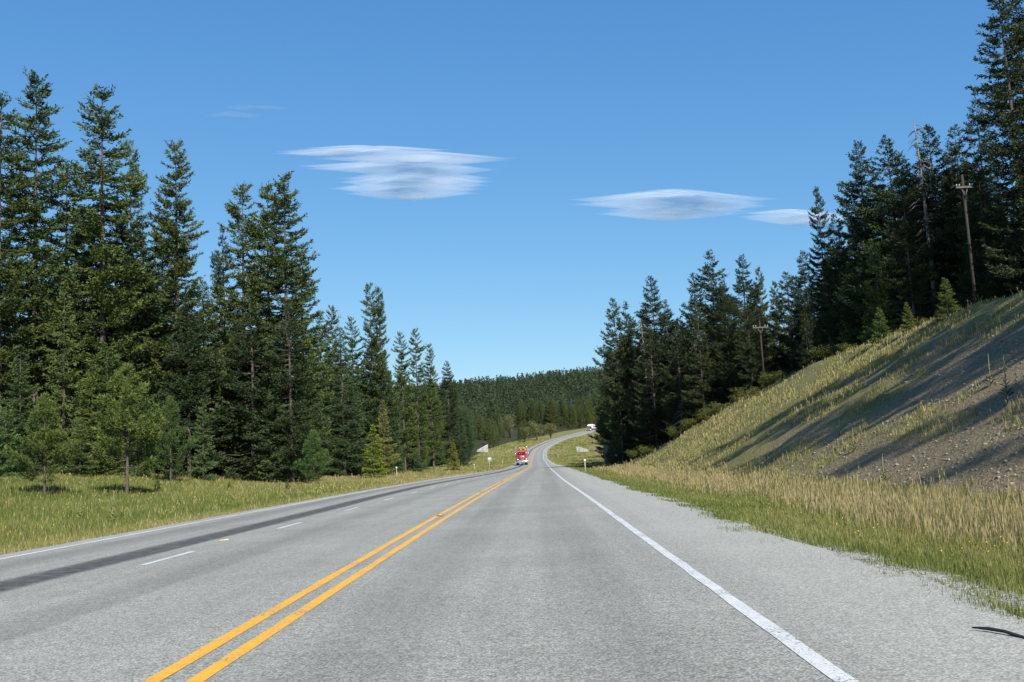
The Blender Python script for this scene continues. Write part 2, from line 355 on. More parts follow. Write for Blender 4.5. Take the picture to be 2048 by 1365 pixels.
# ------------------------------------------------------------------ road and markings
YS = np.unique(np.concatenate([np.arange(-60, 60, .5), np.arange(60, 260, 1.5), np.arange(260, 1000, 4)]))
def frame(Y):
    dx = (XC(Y + 1) - XC(Y - 1)) / 2; s = np.sqrt(1 + dx * dx)
    return XC(Y), 1 / s, -dx / s
def ribbon(name, Ya, offs, dz, mat, kind='structure', attrs_fn=None):
    C, cxn, cyn = frame(Ya); cols = len(offs); V = []; UV = []
    for o in offs:
        ov = o(Ya) if callable(o) else np.full_like(Ya, o)
        V.append(np.stack([C + cxn * ov, Ya + cyn * ov, ZR(Ya) + dz + 0 * Ya], -1)); UV.append(np.stack([ov, Ya], -1))
    V = np.stack(V, 1); UV = np.stack(UV, 1); r = len(Ya); ii = np.arange(r * cols).reshape(r, cols)
    Q = np.stack([ii[:-1, :-1], ii[:-1, 1:], ii[1:, 1:], ii[1:, :-1]], -1).reshape(-1, 4)
    at = attrs_fn(UV) if attrs_fn else None
    me = np_mesh(name, V.reshape(-1, 3), Q, mat, at, smooth=True, uv=UV.reshape(-1, 2))
    return link_mesh(name, me, kind=kind)
TARX = smooth_curve([(-80, -4.6), (12, -4.25), (30, -4.25), (50, -4.7), (62, -4.6), (105, -2.5), (200, -1.9), (420, -1.9), (1300, -1.9)], 8)
def road_attrs(UV):
    Y = UV[..., 1]; o = UV[..., 0]
    return dict(tar=(o - TARX(Y)).ravel(), lsh=sstep(0, .15, L_LINE(Y) - o - .05).ravel())
redge = lambda Y: R_EDGE(Y) + .22 * fbm(Y / 1.3, Y * 0 + 5, 4) + .15
ledge = lambda Y: l_edge(Y) - .1 * fbm(Y / 1.1, Y * 0 + 15, 3)
offs = [ledge, lambda Y: L_LINE(Y) - .12, L_LINE] + [(lambda Y, k=k: L_LINE(Y) + (0 - L_LINE(Y)) * k / 24) for k in range(1, 24)] + [0.0, 1.9, R_LINE, lambda Y: R_LINE(Y) + .8, redge]
ribbon('road', YS, offs, .0, m_road, attrs_fn=road_attrs)
wob = lambda Y, s: .012 * fbm(Y / .7, Y * 0 + s, 3)
yl = ribbon('centre_line_marking', YS, [lambda Y: -.200 + wob(Y, 1), lambda Y: -.082 + wob(Y, 2)], .004, m_yel)
yr = ribbon('centre_line_marking', YS, [lambda Y: .082 + wob(Y, 3), lambda Y: .200 + wob(Y, 4)], .004, m_yel)
ribbon('edge_line_marking', YS, [lambda Y: R_LINE(Y) - .058 + wob(Y, 5), lambda Y: R_LINE(Y) + .058 + wob(Y, 6)], .004, m_whi)
ribbon('edge_line_marking', YS, [lambda Y: L_LINE(Y) - .065, lambda Y: L_LINE(Y) + .065], .004, m_whi)
DX = smooth_curve([(-80, -3.36), (31, -3.36), (45, -3.4), (60, -3.35), (110, -2.9), (1300, -2.9)], 6)
for k in range(-4, 11):
    y0 = 14.1 + 7.35 * k
    ribbon('lane_line_marking', np.linspace(y0, y0 + 2.1, 6), [lambda Y: DX(Y) - .055, lambda Y: DX(Y) + .055], .004, m_whi)
# dirt track that joins the road from the right
m_dirt = simple('track_dirt', (.34, .31, .26), .95, var=.35, scale=2)
def sheet(name, x0, x1, yc, w, dz, mat):
    X = np.linspace(x0, x1, 24); V = []
    for x in X:
        for k in range(4):
            y = yc(x) + (k / 3 - .5) * w; V.append((x, y, gz(x, y) + dz))
    ii = np.arange(24 * 4).reshape(24, 4); Q = np.stack([ii[:-1, :-1], ii[1:, :-1], ii[1:, 1:], ii[:-1, 1:]], -1).reshape(-1, 4)
    return link_mesh(name, np_mesh(name, V, Q, mat, smooth=True), kind='structure')
sheet('gravel_track', 4.6, 21, lambda x: 312 + (x - 5) * .1, 5, .1, m_dirt)
# lake
m_wat, nt, p = newmat('lake_water'); p.inputs['Base Color'].default_value = (.03, .1, .22, 1); p.inputs['Roughness'].default_value = .12
tc = N(nt, 'ShaderNodeTexCoord'); bump(nt, noise(nt, tc.outputs['Object'], 1.2, 3), .3, .1, p)
a = np.linspace(0, 2 * math.pi, 49)[:-1]
V = [(-25, 830, 23.6)] + [(-25 + 62 * math.cos(t), 830 + 57 * math.sin(t), 23.6) for t in a]
link_mesh('lake_water', np_mesh('lake_water', V, np.array([(0, i + 1, (i + 1) % 48 + 1) for i in range(48)]), m_wat), kind='structure')

# ------------------------------------------------------------------ conifer prototypes
def cards(P, D, L, W, rg, jit=.45):
    """elongated triangles from P along D"""
    k = len(P); D = D + rg.normal(0, jit, (k, 3)); D /= np.linalg.norm(D, axis=1, keepdims=True) + 1e-9
    S = np.cross(D, rg.normal(0, 1, (k, 3))); S /= np.linalg.norm(S, axis=1, keepdims=True) + 1e-9
    W = np.broadcast_to(W, (k,))[:, None]; L = np.broadcast_to(L, (k,))[:, None]
    A = P - S * W * .3; B = P + D * L * .45 + S * W * .5; C = P + D * L; E_ = P + D * L * .45 - S * W * .5
    V = np.stack([A, B, C, E_], 1).reshape(-1, 3); i = np.arange(k)[:, None] * 4
    return V, i + np.array([[0, 1, 2, 3]])
def tree_proto(seed, kind, H):
    rg = np.random.default_rng(seed); tb = MB()
    K = dict(
        larch=dict(R=.100, z0=.10, nb=9.0, dens=1.95, card=(.25, .078), droop=-.12, up=.22, irr=.62, tw=.24, tmax=.6),
        spruce=dict(R=.150, z0=.0, nb=11.0, dens=1.6, card=(.26, .074), droop=-.28, up=.12, irr=.30, tw=.42, tmax=1.0),
        fir=dict(R=.175, z0=.02, nb=9.5, dens=1.6, card=(.28, .085), droop=-.12, up=.20, irr=.32, tw=.42, tmax=1.1),
        pine=dict(R=.26, z0=.16, nb=16.0, dens=.9, card=(.42, .06), droop=.1, up=.7, irr=.35, tw=.33, tmax=.8),
        tallfir=dict(R=.120, z0=.08, nb=9.0, dens=1.75, card=(.27, .08), droop=-.25, up=.12, irr=.6, tw=.38, tmax=.9))[kind]
    bend = rg.normal(0, .008 * H, 2); zz = np.linspace(0, 1, 14)
    ax = lambda t: np.stack([bend[0] * np.sin(t * 3) * t, bend[1] * np.sin(t * 2.5 + 1) * t, t * H], -1)
    r0 = .0078 * H + .03
    tb.tube(np.concatenate([[(0, 0, -.6)], ax(zz)]), np.concatenate([[r0 * 1.35], r0 * (1.12 * (1 - zz) ** .85 + .02)]), 8)
    nb = int(K['nb'] * H * (1 - K['z0']) * max(1, (16 / H) ** .6 if kind == 'spruce' else 1))
    t = K['z0'] + (1 - K['z0']) * (np.arange(nb) + rg.random(nb)) / nb
    # quantise to loose whorls
    wh = .028 if kind != 'pine' else .06
    t = np.where(rg.random(nb) < .6, np.round(t / wh) * wh, t); t = np.clip(t + rg.normal(0, .003, nb), K['z0'], .992)
    az = rg.random(nb) * 2 * math.pi
    u = (t - K['z0']) / (1 - K['z0'])
    lump = .5 + vnoise(u * 13 + seed, seed * 3.3 + 0 * u) * .9                          # uneven outline along the height
    side = .6 + .8 * vnoise(np.cos(az) * 1.5 + u * 7 + seed, np.sin(az) * 1.5 + 7)
    if kind in ('larch', 'tallfir'): env = np.interp(u, [0, .12, .35, .6, .8, .93, .985, 1], [.6, .95, 1, .78, .52, .36 if kind == 'larch' else .22, .22 if kind == 'larch' else .10, .06])
    elif kind == 'pine': env = np.interp(u, [0, .1, .25, .6, .85, 1], [.6, .95, 1, .62, .26, .06])
    elif kind == 'fir': env = np.interp(u, [0, .08, .3, .7, .93, 1], [.5, .85, 1, .6, .22, .05])
    else: env = np.interp(u, [0, .05, .25, .7, .95, 1], [.8, 1, .88, .42, .12, .03])
    Lb = K['R'] * H * env * (1 + K['irr'] * (lump * side * 1.6 - 1.15)) * rg.uniform(.75, 1.1, nb)
    Lb = np.clip(Lb, .12, K['R'] * H * 1.25)
    el = K['droop'] + (K['up'] - K['droop']) * u ** 1.2 + .45 * sstep(.88, 1, u) + rg.normal(0, .10, nb)
    dead = (u < (.18 if kind in ('fir', 'spruce') else .12)) & (rg.random(nb) < .35)
    VV, FF, TT, nv = [], [], [], 0
    base = ax(t); dirh = np.stack([np.cos(az), np.sin(az), 0 * az], -1)
    sN = 7; ss = np.linspace(0, 1, sN)
    curl = .22 if kind != 'pine' else .35
    def bpt(i, s):
        sag = (-.18 * s * (1 - s) * 2 + curl * s * s * (.6 if kind != 'spruce' else .5))
        return base[i] + Lb[i][:, None] * (dirh[i] * (s * np.cos(el[i]))[:, None] + np.array([0, 0, 1.0]) * (s * np.sin(el[i]) + sag)[:, None])
    # woody limbs
    for i in range(nb):
        if Lb[i] < .5 or (kind in ('spruce',) and rg.random() < .5): continue
        I = np.full(4, i); s4 = np.array([0, .35, .7, 1.0]); P4 = bpt(I, s4)
        rb = min(.05, .012 + .011 * Lb[i]) * (1.4 if kind == 'larch' else 1)
        tb.tube(P4, rb * np.array([1, .75, .5, .2]), 3, cap=False)
    # foliage sprays
    live = np.where(~dead)[0]; step = .17 / K['dens'] * (H / 20) ** .5
    cnt = np.maximum(3, (Lb[live] / step).astype(int)) * 2
    I = np.repeat(live, cnt); m = len(I)
    lo = .12 if kind in ('spruce', 'fir', 'pine') else .06
    s = lo + (1 - lo) * rg.random(m) ** .8
    P = bpt(I, s); Pn = bpt(I, np.minimum(s + .05, 1.05)); D = Pn - P; D /= np.linalg.norm(D, axis=1, keepdims=True) + 1e-9
    sd = np.cross(D, [0, 0, 1.0]); sd /= np.linalg.norm(sd, axis=1, keepdims=True) + 1e-9
    sg = np.where(rg.random(m) < .5, -1, 1)[:, None]
    TD = D * rg.uniform(.5, 1.1, (m, 1)) + sd * sg * rg.uniform(.3, 1.1, (m, 1)); TD[:, 2] += rg.normal(.0 if kind != 'spruce' else -.12, .18, m)
    TD /= np.linalg.norm(TD, axis=1, keepdims=True)
    tl = np.minimum(Lb[I] * K['tw'] * (1.15 - .75 * s) + .12, K['tmax']) * rg.uniform(.6, 1.1, m)
    cl, cw = K['card']; cl *= (H / 20) ** .35; cw *= (H / 20) ** .35
    if kind == 'pine':      # tufts of long needles at the twig ends
        ends = P + TD * tl[:, None] * .8 + np.stack([0 * tl, 0 * tl, tl * .25], -1)
        ends = np.repeat(ends, 9, 0) + rg.normal(0, .05, (m * 9, 3)); dd = np.repeat(TD, 9, 0) + np.array([0, 0, .35])
        V, F = cards(ends, dd, cl * rg.uniform(.6, 1.1, len(ends)), cw, rg, .75); tint = np.repeat(rg.random(m), 9)
    else:
        q = np.clip((tl / (cl * .42)).astype(int) + 1, 2, 6); J = np.repeat(np.arange(m), q); fr = rg.random(len(J))
        PP = P[J] + TD[J] * (tl[J] * fr)[:, None] + rg.normal(0, .03, (len(J), 3))
        V, F = cards(PP, TD[J] + np.array([0, 0, .12 if kind == 'larch' else -.05]), cl * rg.uniform(.6, 1.15, len(J)), cw * rg.uniform(.8, 1.3, len(J)), rg, .42)
        tint = np.clip(rg.random(m)[J] * .7 + .3 * s[J], 0, 1)
    VV.append(V); FF.append(F); TT.append(np.repeat(tint, 4)); nv = len(V)
    # leader
    tp = ax(np.linspace(.955, 1.0, 26)); V, F = cards(tp, np.tile([[0, 0, .8]], (26, 1)), cl * .8, cw, rg, .7); VV.append(V); FF.append(F + nv); TT.append(np.full(len(V), .6))
    crown = np_mesh(kind + '_crown', np.concatenate(VV), np.concatenate(FF), m_fol, dict(tint=np.concatenate(TT)))
    trunk = np_mesh(kind + '_trunk', np.concatenate(tb.v), [np.concatenate(tb.q)] + ([np.concatenate(tb.t)] if tb.t else []), m_bark, smooth=True)
    return dict(H=H, trunk=trunk, crown=crown, kind=kind)
PROTO = {}
for kind, hs in dict(larch=(27, 29, 25, 22), spruce=(18, 22, 12, 7), fir=(20, 17, 23), tallfir=(26, 24), pine=(6.5, 7.5)).items():
    PROTO[kind] = [tree_proto(11 + 7 * i + len(kind), kind, h) for i, h in enumerate(hs)]
NAMES = dict(larch='larch_tree', spruce='spruce_tree', fir='fir_tree', tallfir='fir_tree', pine='pine_tree')
TINTC = dict(larch=(.080, .112, .032), spruce=(.054, .086, .040), fir=(.046, .074, .034), tallfir=(.044, .070, .034), pine=(.078, .122, .036))
tree_pts = []
def tree(kind, x, y, h, label, group=None, var=None, tint=None, wide=1.0, name=None, z=None, rz=None):
    P = PROTO[kind]
    if var is None:
        d = [abs(math.log(q['H'] / h)) + random.random() * .35 for q in P]; var = int(np.argmin(d))
    q = P[var % len(P)]; s = h / q['H']
    r = empty(name or NAMES[kind], (x, y, gz(x, y) - .05 if z is None else z), random.random() * 6.28 if rz is None else rz, label, 'tree', group)
    w = s * wide * random.uniform(.94, 1.06); r.scale = (w, w, s)
    t = link_mesh('trunk', q['trunk'], r); c = link_mesh('crown', q['crown'], r)
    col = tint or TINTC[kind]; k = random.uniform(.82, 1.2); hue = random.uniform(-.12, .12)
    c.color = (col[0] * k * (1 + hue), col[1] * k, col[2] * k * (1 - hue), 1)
    tree_pts.append((x, y, h)); return r
def tree_px(kind, px, py, Y, label, group=None, **kw):
    """a tree that tops out at photo pixel (px, py) and stands Y metres up the road"""
    p = pos(px, py, Y); return tree(kind, p[0], Y, p[2] - gz(p[0], Y), label, group, **kw)
# ------------------------------------------------------------------ skyline trees, left of the road
for a in [
 ('larch', 4, 198, 80, 'tall larch cut off by the left edge of the picture', {}),
 ('larch', 75, 156, 84, 'tallest larch on the far left with bare gaps between its upper branches', dict(var=0)),
 ('larch', 135, 322, 92, 'shorter larch with a bushy tip between the two tallest larches on the left', dict(var=3)),
 ('larch', 206, 185, 86, 'larch with a broad rounded broom-like top, second tall one from the left', dict(var=1, wide=1.1)),
 ('larch', 258, 290, 96, 'thin pointed larch just right of the round-topped larch', dict(var=2, wide=.7)),
 ('larch', 350, 288, 89, 'lone larch with long reaching branches and sky on both sides', dict(var=1)),
 ('larch', 322, 430, 99, 'low larch top half hidden behind the lone reaching larch', dict(var=3)),
 ('tallfir', 405, 560, 92, 'dark fir top in the dip between the lone larch and the cluster to its right', {}),
 ('tallfir', 445, 455, 95, 'narrow ragged fir on the left of the three-larch cluster', dict(wide=.7)),
 ('larch', 483, 374, 93, 'leftmost larch of the cluster before the skyline drops', dict(var=2)),
 ('larch', 534, 370, 95, 'middle larch of the cluster before the skyline drops', dict(var=3)),
 ('larch', 566, 350, 92, 'tallest larch of the cluster, with its trunk showing, where the left skyline drops', dict(var=0)),
 ('fir', 578, 612, 88, 'dense green fir standing against the trunk of the tallest cluster larch', dict(wide=1.05)),
 ('fir', 500, 590, 89, 'dense green fir below the leftmost larch of the three-larch cluster', dict(wide=1.1)),
 ('fir', 375, 600, 87, 'dense green fir at the foot of the lone reaching larch', dict(wide=1.1)),
 ('tallfir', 20, 430, 86, 'dark fir under the cut-off larch at the left picture edge', {}),
 ('tallfir', 168, 420, 90, 'dark full fir between the tallest larch and the round-topped larch', {}),
 ('tallfir', 285, 430, 89, 'full green fir right below the thin pointed larch', dict(wide=1.2)),
 ('fir', 232, 400, 91, 'wide green fir directly under the round-topped larch', {}),
 ('larch', 600, 500, 99, 'small larch behind the right side of the tallest cluster larch', dict(var=3)),
 ('fir', 640, 632, 118, 'dark bushy fir at the foot of the drop in the left skyline', {}),
 ('larch', 664, 614, 128, 'slim larch tip above the dark bushy fir', dict(var=2, wide=.7)),
 ('spruce', 680, 655, 112, 'big dense spruce with a solid dark cone beside the road bend', dict(var=1, wide=1.15)),
 ('larch', 703, 634, 132, 'thin larch left of the twin larches', dict(var=3, wide=.8)),
 ('larch', 737, 571, 130, 'left one of the twin larches that rise above their neighbours', dict(var=2, wide=.8)),
 ('larch', 757, 578, 133, 'right one of the twin larches, with stubby branches', dict(var=0, wide=.7)),
 ('larch', 801, 664, 158, 'small larch right of the twin larches', dict(var=3, wide=.8)),
 ('larch', 829, 660, 166, 'slender larch with level branches in the descending row', dict(var=2, wide=.8)),
 ('larch', 858, 690, 186, 'slender larch one step down the descending row', dict(var=1, wide=.8)),
 ('tallfir', 893, 722, 215, 'last tall pointed fir where the left row meets the sky above the distant ridge', dict(wide=.95)),
 ('fir', 745, 690, 131, 'green rounded fir right below the twin larches', dict(wide=1.1)),
 ('spruce', 820, 770, 170, 'bluish spruce in front of the descending row', {}),
 ('fir', 770, 730, 146, 'dark fir between the twin larches and the descending row', {}),
 ('spruce', 915, 790, 232, 'spruce right beside the last tall pointed fir', {}),
]:
    tree_px(a[0], a[1], a[2], a[3], a[4], **a[5])
# young trees at the front of the left wood
for a in [
 ('pine', 90, 795, 56, 'young long-needled pine alone in the meadow, the nearer and smaller of two', dict(var=0, name='pine_tree')),
 ('pine', 253, 737, 60, 'young long-needled pine in the meadow, the taller of two, its trunk bare at the foot', dict(var=1)),
 ('pine', 340, 800, 78, 'young pine behind and right of the taller meadow pine', dict(var=0, wide=.8)),
 ('pine', 495, 795, 92, 'brownish green young pine at the wood edge under the larch cluster', dict(var=1, wide=.7)),
 ('pine', 625, 865, 80, 'small round young pine standing at the roadside grass', dict(var=0)),
 ('spruce', 130, 560, 82, 'tall blue-green spruce behind the nearer meadow pine', dict(tint=(0.105, 0.138, 0.048))),
 ('spruce', 243, 655, 86, 'pale bluish spruce whose tip shows above the taller meadow pine', dict(tint=(0.129, 0.158, 0.068))),
 ('spruce', 745, 850, 104, 'bright yellow-green young spruce at the road edge', dict(tint=(0.164, 0.207, 0.029), wide=1.3)),
 ('spruce', 765, 800, 118, 'grey-green young spruce with a pale tip behind the bright one', dict(tint=(0.164, 0.168, 0.058))),
 ('spruce', 405, 800, 84, 'blue-green young spruce in the middle of the wood edge', dict(tint=(0.094, 0.138, 0.053))),
 ('spruce', 545, 740, 88, 'pointed blue-green young spruce under the tallest cluster larch', dict(tint=(0.100, 0.148, 0.056))),
 ('spruce', 835, 900, 150, 'low bushy blue spruce near the white roadside post', dict(tint=(0.105, 0.148, 0.058), wide=1.6)),
 ('spruce', 905, 880, 170, 'low light green spruce before the far bend', dict(tint=(0.164, 0.197, 0.038), wide=1.5)),
]:
    tree_px(a[0], a[1], a[2], a[3], a[4], **a[5])
for px, top, base, w, lab in [
 (372, 822, 957, 1.2, 'pointed young spruce between the young pine and the middle of the wood edge'), (432, 765, 956, 1.2, 'tall pointed young spruce left of the brownish young pine'),
 (462, 838, 960, 1.4, 'short dense spruce touching the brownish young pine'), (523, 805, 958, 1.2, 'young spruce right of the brownish young pine, under the larch cluster'),
 (582, 790, 958, 1.2, 'slim young spruce left of the small round roadside pine'), (604, 868, 962, 1.5, 'short broad spruce just left of the small round roadside pine'),
 (655, 842, 958, 1.3, 'young spruce just right of the small round roadside pine'), (692, 815, 956, 1.2, 'young spruce left of the bright yellow-green one'),
 (286, 862, 962, 1.4, 'short spruce at the right foot of the taller meadow pine'), (185, 720, 960, 1.2, 'pointed blue-green spruce between the two meadow pines'),
 (160, 838, 962, 1.3, 'short dark spruce just right of the nearer meadow pine'), (42, 690, 962, 1.2, 'pointed spruce left of the nearer meadow pine'), (12, 800, 964, 1.4, 'short spruce at the left picture edge above the meadow'),
 (795, 880, 951, 1.3, 'young spruce behind the nearest white reflector post'), (720, 905, 958, 1.4, 'low spruce left of the bright yellow-green one, at the grass')]:
    x_, y_ = hit(px, base); tree_px('spruce', px, top, y_, lab, 'pointed young spruces along the wood edge', wide=w, tint=random.choice([(.078, .125, .046), (.092, .138, .040), (.070, .112, .044)]))
# ------------------------------------------------------------------ skyline trees, right of the road
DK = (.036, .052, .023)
for a in [
 ('fir', 1226, 598, 118, 'leftmost dark fir of the right roadside group, thin at the top', dict(var=1, wide=.8)),
 ('fir', 1250, 604, 121, 'second dark fir of the right roadside group', dict(var=0, wide=.75)),
 ('tallfir', 1268, 640, 124, 'ragged fir filling in behind the leftmost roadside firs', {}),
 ('fir', 1300, 553, 114, 'tall pointed fir with pale branch tips in the right roadside group', dict(var=2, wide=.9)),
 ('tallfir', 1330, 600, 112, 'fir hugging the right side of the tall pointed roadside fir', dict(wide=.8)),
 ('fir', 1385, 548, 108, 'dark fir with a crooked flat top in the gap left of the big cone', dict(var=1, wide=.8)),
 ('fir', 1419, 502, 100, 'big broad cone-shaped fir standing out on the right bank', dict(var=0, wide=1.05)),
 ('fir', 1445, 560, 97, 'lower fir merged into the right side of the big cone', dict(var=2, wide=.8)),
 ('fir', 1483, 511, 106, 'neat pointed fir right of the big cone', dict(var=2, wide=.85)),
 ('larch', 1516, 535, 112, 'sparse thin larch beside the neat pointed fir', dict(var=3, wide=.7)),
 ('larch', 1548, 562, 108, 'small scraggly larch in the gap in the right skyline', dict(var=3, wide=.7)),
 ('fir', 1605, 502, 92, 'conical fir left of the lone spire', dict(var=2, wide=.9)),
 ('fir', 1572, 545, 98, 'shorter fir at the left foot of the conical one', {}),
 ('larch', 1634, 375, 84, 'lone narrow spire-shaped larch standing above the right skyline', dict(var=3, wide=.62, tint=DK)),
 ('fir', 1668, 430, 82, 'fir just right of the lone spire, lower than its neighbour', dict(var=1, wide=.8)),
 ('fir', 1715, 283, 78, 'pointed fir left of the two broad dark firs', dict(var=2, wide=.85)),
 ('fir', 1771, 275, 75, 'broad dark fir at the middle of the right skyline', dict(var=0, wide=1.1)),
 ('fir', 1853, 250, 72, 'broad dark fir beside the bare dead spike', dict(var=2, wide=1.0)),
 ('fir', 1813, 330, 74, 'fir filling the notch between the two broad dark firs', {}),
 ('tallfir', 1908, 250, 70, 'loose-topped fir left of the giant at the right edge', dict(wide=.9)),
 ('tallfir', 1948, 180, 66, 'slim dark fir half behind the giant at the right edge', dict(var=0, wide=.8)),
 ('larch', 1995, -40, 56, 'giant dark conifer with drooping branches and a bare pale trunk at the right edge', dict(var=0, tint=DK)),
 ('tallfir', 2045, -60, 58, 'giant conifer cut off by the right picture edge', dict(var=1)),
 ('fir', 1930, 330, 74, 'dark fir behind the nearer telephone pole', {}),
]:
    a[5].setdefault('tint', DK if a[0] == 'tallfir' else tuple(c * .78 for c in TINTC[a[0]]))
    tree_px(a[0], a[1], a[2], a[3], a[4], **a[5])
# young firs on top of the bank
YG = (.13, .175, .045)
def crest_at(px, py):
    d = ray(px, py); Y = np.arange(34, 112, .5); e = (ground(d[0] * Y, Y) - EYE) / Y; i = int(np.argmax(e)); return Y[i] - .6
for px, py, Y, w, lab in [
 (1888, 555, 55, 1.9, 'sunlit young fir highest up the edge of the bank'),
 (1812, 604, 60, 1.5, 'slim sunlit young fir between two wider ones on the bank edge'),
 (1757, 615, 64, 1.9, 'wide shaded young fir on the bank edge'),
 (1625, 722, 72, 1.6, 'small bushy fir low on the sunny bank edge, left of a smaller one'),
 (1648, 724, 71, 1.2, 'smallest bushy fir low on the sunny bank edge'),
 (1745, 480, 72, 1.1, 'mid-sized fir in the shade above the bank edge'),
 (1700, 520, 80, 1.1, 'shaded fir in front of the dark wood left of the middle')]:
    if py > 540: Y = crest_at(px, py + 50)
    tree_px('spruce', px, py, Y, lab, 'young firs on the bank edge' if Y < 73 else None, var=3, wide=w, name='fir_tree', tint=YG)
# dead spike
dk = tree_proto(99, 'tallfir', 24)
def dead_tree(px, py, Y, label, rad=.16):
    p = pos(px, py, Y); g = gz(p[0], Y); H = p[2] - g; rg = np.random.default_rng(int(px)); t = MB(); b = MB()
    t.tube([(0, 0, -.4), (.1, 0, H * .4), (.0, .05, H * .8), (-.15, 0, H)], [rad * 1.3, rad, rad * .5, .02], 7)
    for i in range(70):
        z = H * rg.uniform(.35, .98); a = rg.random() * 6.28; L_ = rg.uniform(.5, 1.7) * (1.15 - z / H) * 1.6 + .2
        d = np.array([math.cos(a), math.sin(a), 0]); o = np.array([0, 0, z])
        b.tube([o, o + d * L_ * .5 + [0, 0, -.05 * L_], o + d * L_ + [0, 0, -.45 * L_]], [.035, .025, .01], 4)
    r = empty('dead_tree', (p[0], Y, g), 0, label, 'dead tree')
    t.build('trunk', m_dead, r, True); b.build('bare_crown', m_dead, r, True); return r
dead_tree(1831, 236, 71, 'bare dead grey conifer spike poking above the broad dark firs')
dead_tree(1284, 640, 112, 'thin bare dead tree between the two tallest right roadside firs', .1)
dead_tree(678, 614, 126, 'bare dead spike above the big dense spruce on the left', .1)
dead_tree(1370, 790, 101, 'leaning bare grey trunk in the gap under the right roadside firs', .12)

# ------------------------------------------------------------------ the woods behind them
def far_enough(x, y, d):
    return all((x - a) ** 2 + (y - b) ** 2 > d * d for a, b, _ in tree_pts)
def frame_px(x, y, z):
    c = RW.T @ np.array([x, y, z - EYE]); return (1024 - FPX * c[0] / c[2], 682.5 + FPX * c[1] / c[2]) if c[2] < 0 else (9e9, 9e9)
SKY = [(-200, 215), (0, 330), (60, 300), (140, 400), (250, 400), (300, 440), (420, 560), (440, 520), (580, 480), (612, 620), (640, 660), (760, 680), (800, 700), (860, 745), (905, 800), (1000, 850), (1190, 850), (1215, 700), (1260, 660), (1340, 660), (1400, 600), (1500, 610), (1590, 620), (1610, 560), (1690, 450), (1740, 380), (1900, 330), (1960, 300), (2048, 100), (2300, -100)]
def scatter(n, xr, yr, inside, mk, sep, tries=40000):
    k = 0
    for _ in range(tries):
        if k >= n: break
        x = random.uniform(*xr); y = random.uniform(*yr)
        if not inside(x, y): continue
        if not far_enough(x, y, sep(x, y)): continue
        if mk(x, y): k += 1
    return k
def cap(x, y, h):
    """keep filler trees below the measured skyline"""
    g = gz(x, y); px, py = frame_px(x, y, g + h)
    if px < -150 or px > 2200: return h
    lim = np.interp(px, [s[0] for s in SKY], [s[1] for s in SKY])
    return min(h, pos(px, lim, y)[2] - g)
inL = lambda x, y: bool(in_left_forest(np.array(x), np.array(y)))
inR = lambda x, y: bool(in_right_forest(np.array(x), np.array(y)))
GL = 'conifers of the left wood'
def edge_dist_left(x, y):
    fe = np.interp(y, [60, 84, 90, 115, 135, 200, 260, 330, 420], [-400, -50, -34, -27, -24.5, -22.5, -22, -21, -19]); return fe - x
LM_L = [(110, 'behind the nearer meadow pine'), (300, 'behind the taller meadow pine'), (430, 'below the lone reaching larch'), (600, 'below the three-larch cluster'), (720, 'around the big dense spruce'), (790, 'below the twin larches'), (880, 'under the descending row of larches'), (9999, 'near the last tall pointed fir')]
LM_R = [(1350, 'behind the right roadside firs'), (1500, 'around the big cone-shaped fir'), (1600, 'by the farther telephone pole'), (1700, 'below the lone spire'), (1890, 'below the two broad dark firs'), (2050, 'by the giant at the right edge'), (9999, 'outside the right edge of the picture')]
def lm(x, y, T):
    px = frame_px(x, y, gz(x, y))[0]; return next(t for q, t in T if px < q)
def mk_front(x, y):
    h = cap(x, y, random.choice([random.uniform(3.5, 7), random.uniform(6, 12)]))
    if h < 3: return False
    kd = random.choice(['spruce', 'spruce', 'spruce', 'fir']); sz = 'small' if h < 7 else 'taller'
    tree(kd, x, y, h, sz + (' young spruce ' if kd == 'spruce' else ' young fir ') + 'at the front of the left wood ' + lm(x, y, LM_L),
         'young conifers along the front of the left wood', tint=random.choice([(.080, .125, .046), (.10, .145, .040), (.072, .115, .044), (.112, .15, .042)]), wide=random.uniform(1.15, 1.5)); return True
def front_zone(x, y):
    if y < 92: return x < -33 and 82 < y < 90 and x > -75
    return 0.5 < edge_dist_left(x, y) < 5
scatter(95, (-75, -32), (80, 92), front_zone, mk_front, lambda x, y: 1.45)
scatter(75, (-40, -20), (92, 290), front_zone, mk_front, lambda x, y: 1.5 + y * .005)
scatter(55, (-40, -20), (89, 150), front_zone, mk_front, lambda x, y: 1.5)
def mk_mid(x, y):
    kd = random.choice(['spruce', 'fir', 'spruce', 'tallfir', 'larch']); h = cap(x, y, random.uniform(14, 24))
    if h < 5: return False
    tree(kd, x, y, h, ('lower ' if h < 16 else 'high ') + dict(spruce='dark spruce', fir='dark fir', tallfir='slim dark fir', larch='larch')[kd] + ' inside the left wood ' + lm(x, y, LM_L), GL); return True
def mk_mid2(x, y):
    h = cap(x, y, random.uniform(9, 15))
    if h < 5: return False
    kd = random.choice(['spruce', 'spruce', 'fir'])
    tree(kd, x, y, h, 'half-grown ' + dict(spruce='blue-green spruce', fir='green fir')[kd] + ' inside the left wood ' + lm(x, y, LM_L), GL, wide=1.2); return True
scatter(85, (-70, -22), (85, 200), lambda x, y: inL(x, y) and (1 < edge_dist_left(x, y) < 12 or (y < 96 and x < -33)), mk_mid2, lambda x, y: 2.2 + y * .003)
scatter(150, (-95, -20), (84, 330), lambda x, y: inL(x, y) and x / y < -.062 and (x > -.62 * y) and edge_dist_left(x, y) < 32 and y > 87, mk_mid, lambda x, y: 2.7 + y * .004)
